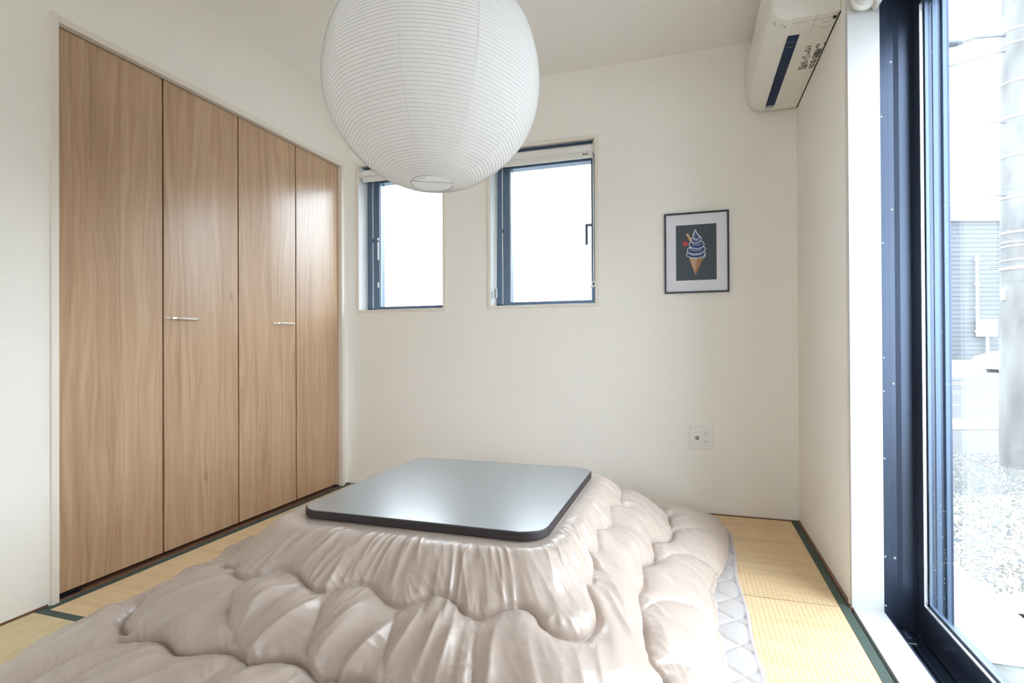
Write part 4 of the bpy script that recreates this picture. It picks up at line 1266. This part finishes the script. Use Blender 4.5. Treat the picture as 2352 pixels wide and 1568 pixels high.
# street light arm on the pole
sl_ = root('street_light', (pc.x, pc.y, zpix(70))); tag(sl_, 'flat grey street light head on an arm high on the utility pole', 'street light')
a = Vector((pc.x, pc.y, zpix(62))) - RD * (rad_at(zpix(62)) + .002)
MB().tube([a, a - RD * .30 + Vector((0, 0, -.02)), a - RD * .42 + Vector((0, 0, -.06))], .018, 10).build('arm', M['lamp_metal'], sl_)
h0 = a - RD * .42 + Vector((0, 0, -.075))
mbh = MB()
secs = [(0, .02, .015), (.06, .06, .028), (.30, .085, .035), (.52, .07, .030), (.60, .02, .012)]
vs = []; fs = []
for (l, w_, h) in secs:
    c = h0 - RD * l + Vector((0, 0, -.10 * l))
    for k in range(10):
        an = 2 * math.pi * k / 10
        vs.append(c + FD * w_ * math.cos(an) + Vector((0, 0, h * math.sin(an))))
for i in range(len(secs) - 1):
    for k in range(10): fs.append((i * 10 + k, i * 10 + (k + 1) % 10, (i + 1) * 10 + (k + 1) % 10, (i + 1) * 10 + k))
fs += [tuple(range(10)), tuple(range(40, 50))]
MB().add(vs, fs).build('lamp_head', M['lamp_metal'], sl_, smooth=True)
a = Vector((pc.x, pc.y, zpix(100))) - RD * (rad_at(zpix(100)) + .002)
MB().tube([a, a - RD * .95 + Vector((0, 0, -.26))], .010, 8).build('stay_rod', M['lamp_metal'], sl_)

# corrugated building across the road
bd = root('building', P(22, 25, ZG)); tag(bd, 'large blue-grey corrugated building with a white eaves strip across the road', 'building')
z0b, z1b = ZG + .1, 6.42
mbw = MB()
pitch = .205; z = z0b; D0 = 25.2
rows_ = []
while z < z1b:
    rows_ += [(D0, z), (D0 - .0, z + pitch * .62), (D0 + .022, z + pitch * .70), (D0 + .022, z + pitch * .93)]
    z += pitch
vs = []
for d, zz in rows_: vs += [P(14, d, zz), P(60, d, zz)]
fs = [(2 * i, 2 * i + 1, 2 * i + 3, 2 * i + 2) for i in range(len(rows_) - 1)]
mbw.add(vs, fs); mbw.build('corrugated_wall', M['clad'], bd)
strip(14, 60, 25.3, 40, z0b, z1b).build('wall_core', M['clad'], bd)
strip(14, 60, 25.0, 25.25, z1b, z1b + .26).build('eaves_gutter', M['clad_white'], bd, bevel=.03)
M['roof'] = mat('pale_metal_roof', (.19, .20, .21), .5)
strip(14, 60, 25.1, 40, z1b + .26, 7.08).build('roof', M['roof'], bd)
strip(14, 60, 24.9, 25.2, z0b - .1, z0b + .35).build('plinth', M['concrete'], bd)
# meter box with conduits on the building's wall
def LD(px, D): return D * (px - 1176) / 1261.9
Db = 25.15
def zD(py, D): return CAM_H + (790 - py) / 1261.9 * D
mx_c = LD(2261, Db)
bx = root('meter_box', P(mx_c, Db - .2, zD(758, Db))); tag(bx, 'white meter box with thin white conduits on the blue-grey building', 'meter box')
strip(LD(2240, Db), LD(2282, Db), Db - .25, Db - .02, zD(778, Db), zD(738, Db)).build('cabinet', M['clad_white'], bx, bevel=.02)
MB().tube([P(LD(2242.5, Db), Db - .08, zD(770, Db)), P(LD(2242, Db), Db - .08, zD(592, Db))], .05, 10).build('conduit', M['clad_white'], bx)
MB().tube([P(LD(2263, Db), Db - .12, zD(778, Db)), P(LD(2263, Db), Db - .12, zD(822, Db))], .06, 10).build('conduit', M['clad_white'], bx)
for py in (602, 657, 712, 766):
    strip(LD(2238, Db), LD(2246, Db), Db - .14, Db - .02, zD(py + 2, Db), zD(py - 2, Db)).build('conduit_clip', M['clad_white'], bx)

# white car, mostly hidden by the pole
cD = 20.4
c0 = LD(2272, cD)
car = root('car', P(c0 + 2, cD, ZG)); tag(car, 'white car on the far side of the road, its front showing left of the pole', 'car')
ZR = ZG + .01
side = [(0.02, .28), (0, .42), (.03, .62), (.12, .72), (.55, .84), (1.05, .93), (1.75, 1.40), (2.1, 1.48), (3.2, 1.46), (3.75, 1.02), (4.1, .95), (4.2, .75), (4.18, .30), (3.75, .22), (3.6, .45), (3.3, .55), (3.0, .45), (2.88, .22), (1.25, .22), (1.12, .45), (.85, .55), (.55, .45), (.42, .22)]
hw_ = .82
def cprism(pts, d0, d1, m, name, par, bev=0):
    n = len(pts)
    vs = [P(c0 + l, cD + d0, ZR + z) for l, z in pts] + [P(c0 + l, cD + d1, ZR + z) for l, z in pts]
    fs = [tuple(range(n))[::-1], tuple(range(n, 2 * n))] + [(i, (i + 1) % n, n + (i + 1) % n, n + i) for i in range(n)]
    return MB().add(vs, fs).build(name, m, par, bevel=bev, seg=3)
cprism(side, -hw_, hw_, M['car_paint'], 'body', car, .05)
cprism([(1.20, .96), (1.78, 1.36), (2.15, 1.40), (2.15, .98)], -hw_ - .004, -hw_ + .02, M['car_glass'], 'window', car)
cprism([(2.22, .98), (2.22, 1.40), (3.1, 1.38), (3.55, 1.02)], -hw_ - .004, -hw_ + .02, M['car_glass'], 'window', car)
cprism([(.06, .56), (.10, .70), (.42, .76), (.38, .62)], -hw_ - .012, -hw_ + .05, M['car_glass'], 'headlight', car, .01)
cprism([(-.012, .30), (.0, .36), (.30, .34), (.36, .28)], -hw_ - .010, -hw_ + .05, M['car_glass'], 'lower_grille', car, .005)
for l in (.84, 3.30):
    for s in (-1, 1):
        c = Vector(P(c0 + l, cD + s * (hw_ - .10), ZR + .30))
        w_ = MB()
        prof_ = [(.0001, -.10), (.18, -.10), (.20, -.08), (.29, -.10), (.30, -.06), (.30, .06), (.29, .10), (.20, .08), (.18, .10), (.0001, .10)]
        vs = []; fs = []; sg = 24
        for r, t in prof_:
            for k in range(sg):
                an = 2 * math.pi * k / sg
                vs.append(c + FD * t + RD * r * math.cos(an) + Vector((0, 0, r * math.sin(an))))
        for i in range(len(prof_) - 1):
            for k in range(sg): fs.append((i * sg + k, i * sg + (k + 1) % sg, (i + 1) * sg + (k + 1) % sg, (i + 1) * sg + k))
        w_.add(vs, fs).build('wheel', M['tyre'], car)

# neighbouring house behind the small windows
hD = 13.0
nh = root('house', P(LD(1283, hD), hD, ZG)); tag(nh, 'washed-out white gabled house seen faintly through the right small window', 'house')
M['house_wall'] = mat('white_house_render', (.78, .78, .78), .8)
M['house_roof'] = mat('pale_grey_roof', (.60, .61, .63), .7)
hl0, hl1, hc = LD(1120, hD), LD(1460, hD), LD(1283, hD)
strip(hl0, hl1, hD, hD + 6, ZG, zD(603, hD)).build('house_wall', M['house_wall'], nh)
ze, zp = zD(603, hD), zD(571, hD)
v8 = [P(hl0 - .3, hD - .3, ze), P(hl1 + .3, hD - .3, ze), P(hc, hD - .3, zp), P(hl0 - .3, hD + 6.3, ze), P(hl1 + .3, hD + 6.3, ze), P(hc, hD + 6.3, zp)]
MB().add(v8, [(0, 1, 2), (3, 5, 4), (0, 2, 5, 3), (1, 4, 5, 2), (0, 3, 4, 1)]).build('roof', M['house_roof'], nh)
hwn = strip(LD(1297, hD), LD(1318, hD), hD - .03, hD + .01, zD(642, hD), zD(616, hD)).build('house_window', M['house_roof'], nh)
strip(LD(1299, hD), LD(1316, hD), hD - .04, hD - .02, zD(640, hD), zD(618, hD)).build('pane', mat('house_pane', (.5, .52, .56), .2), hwn)
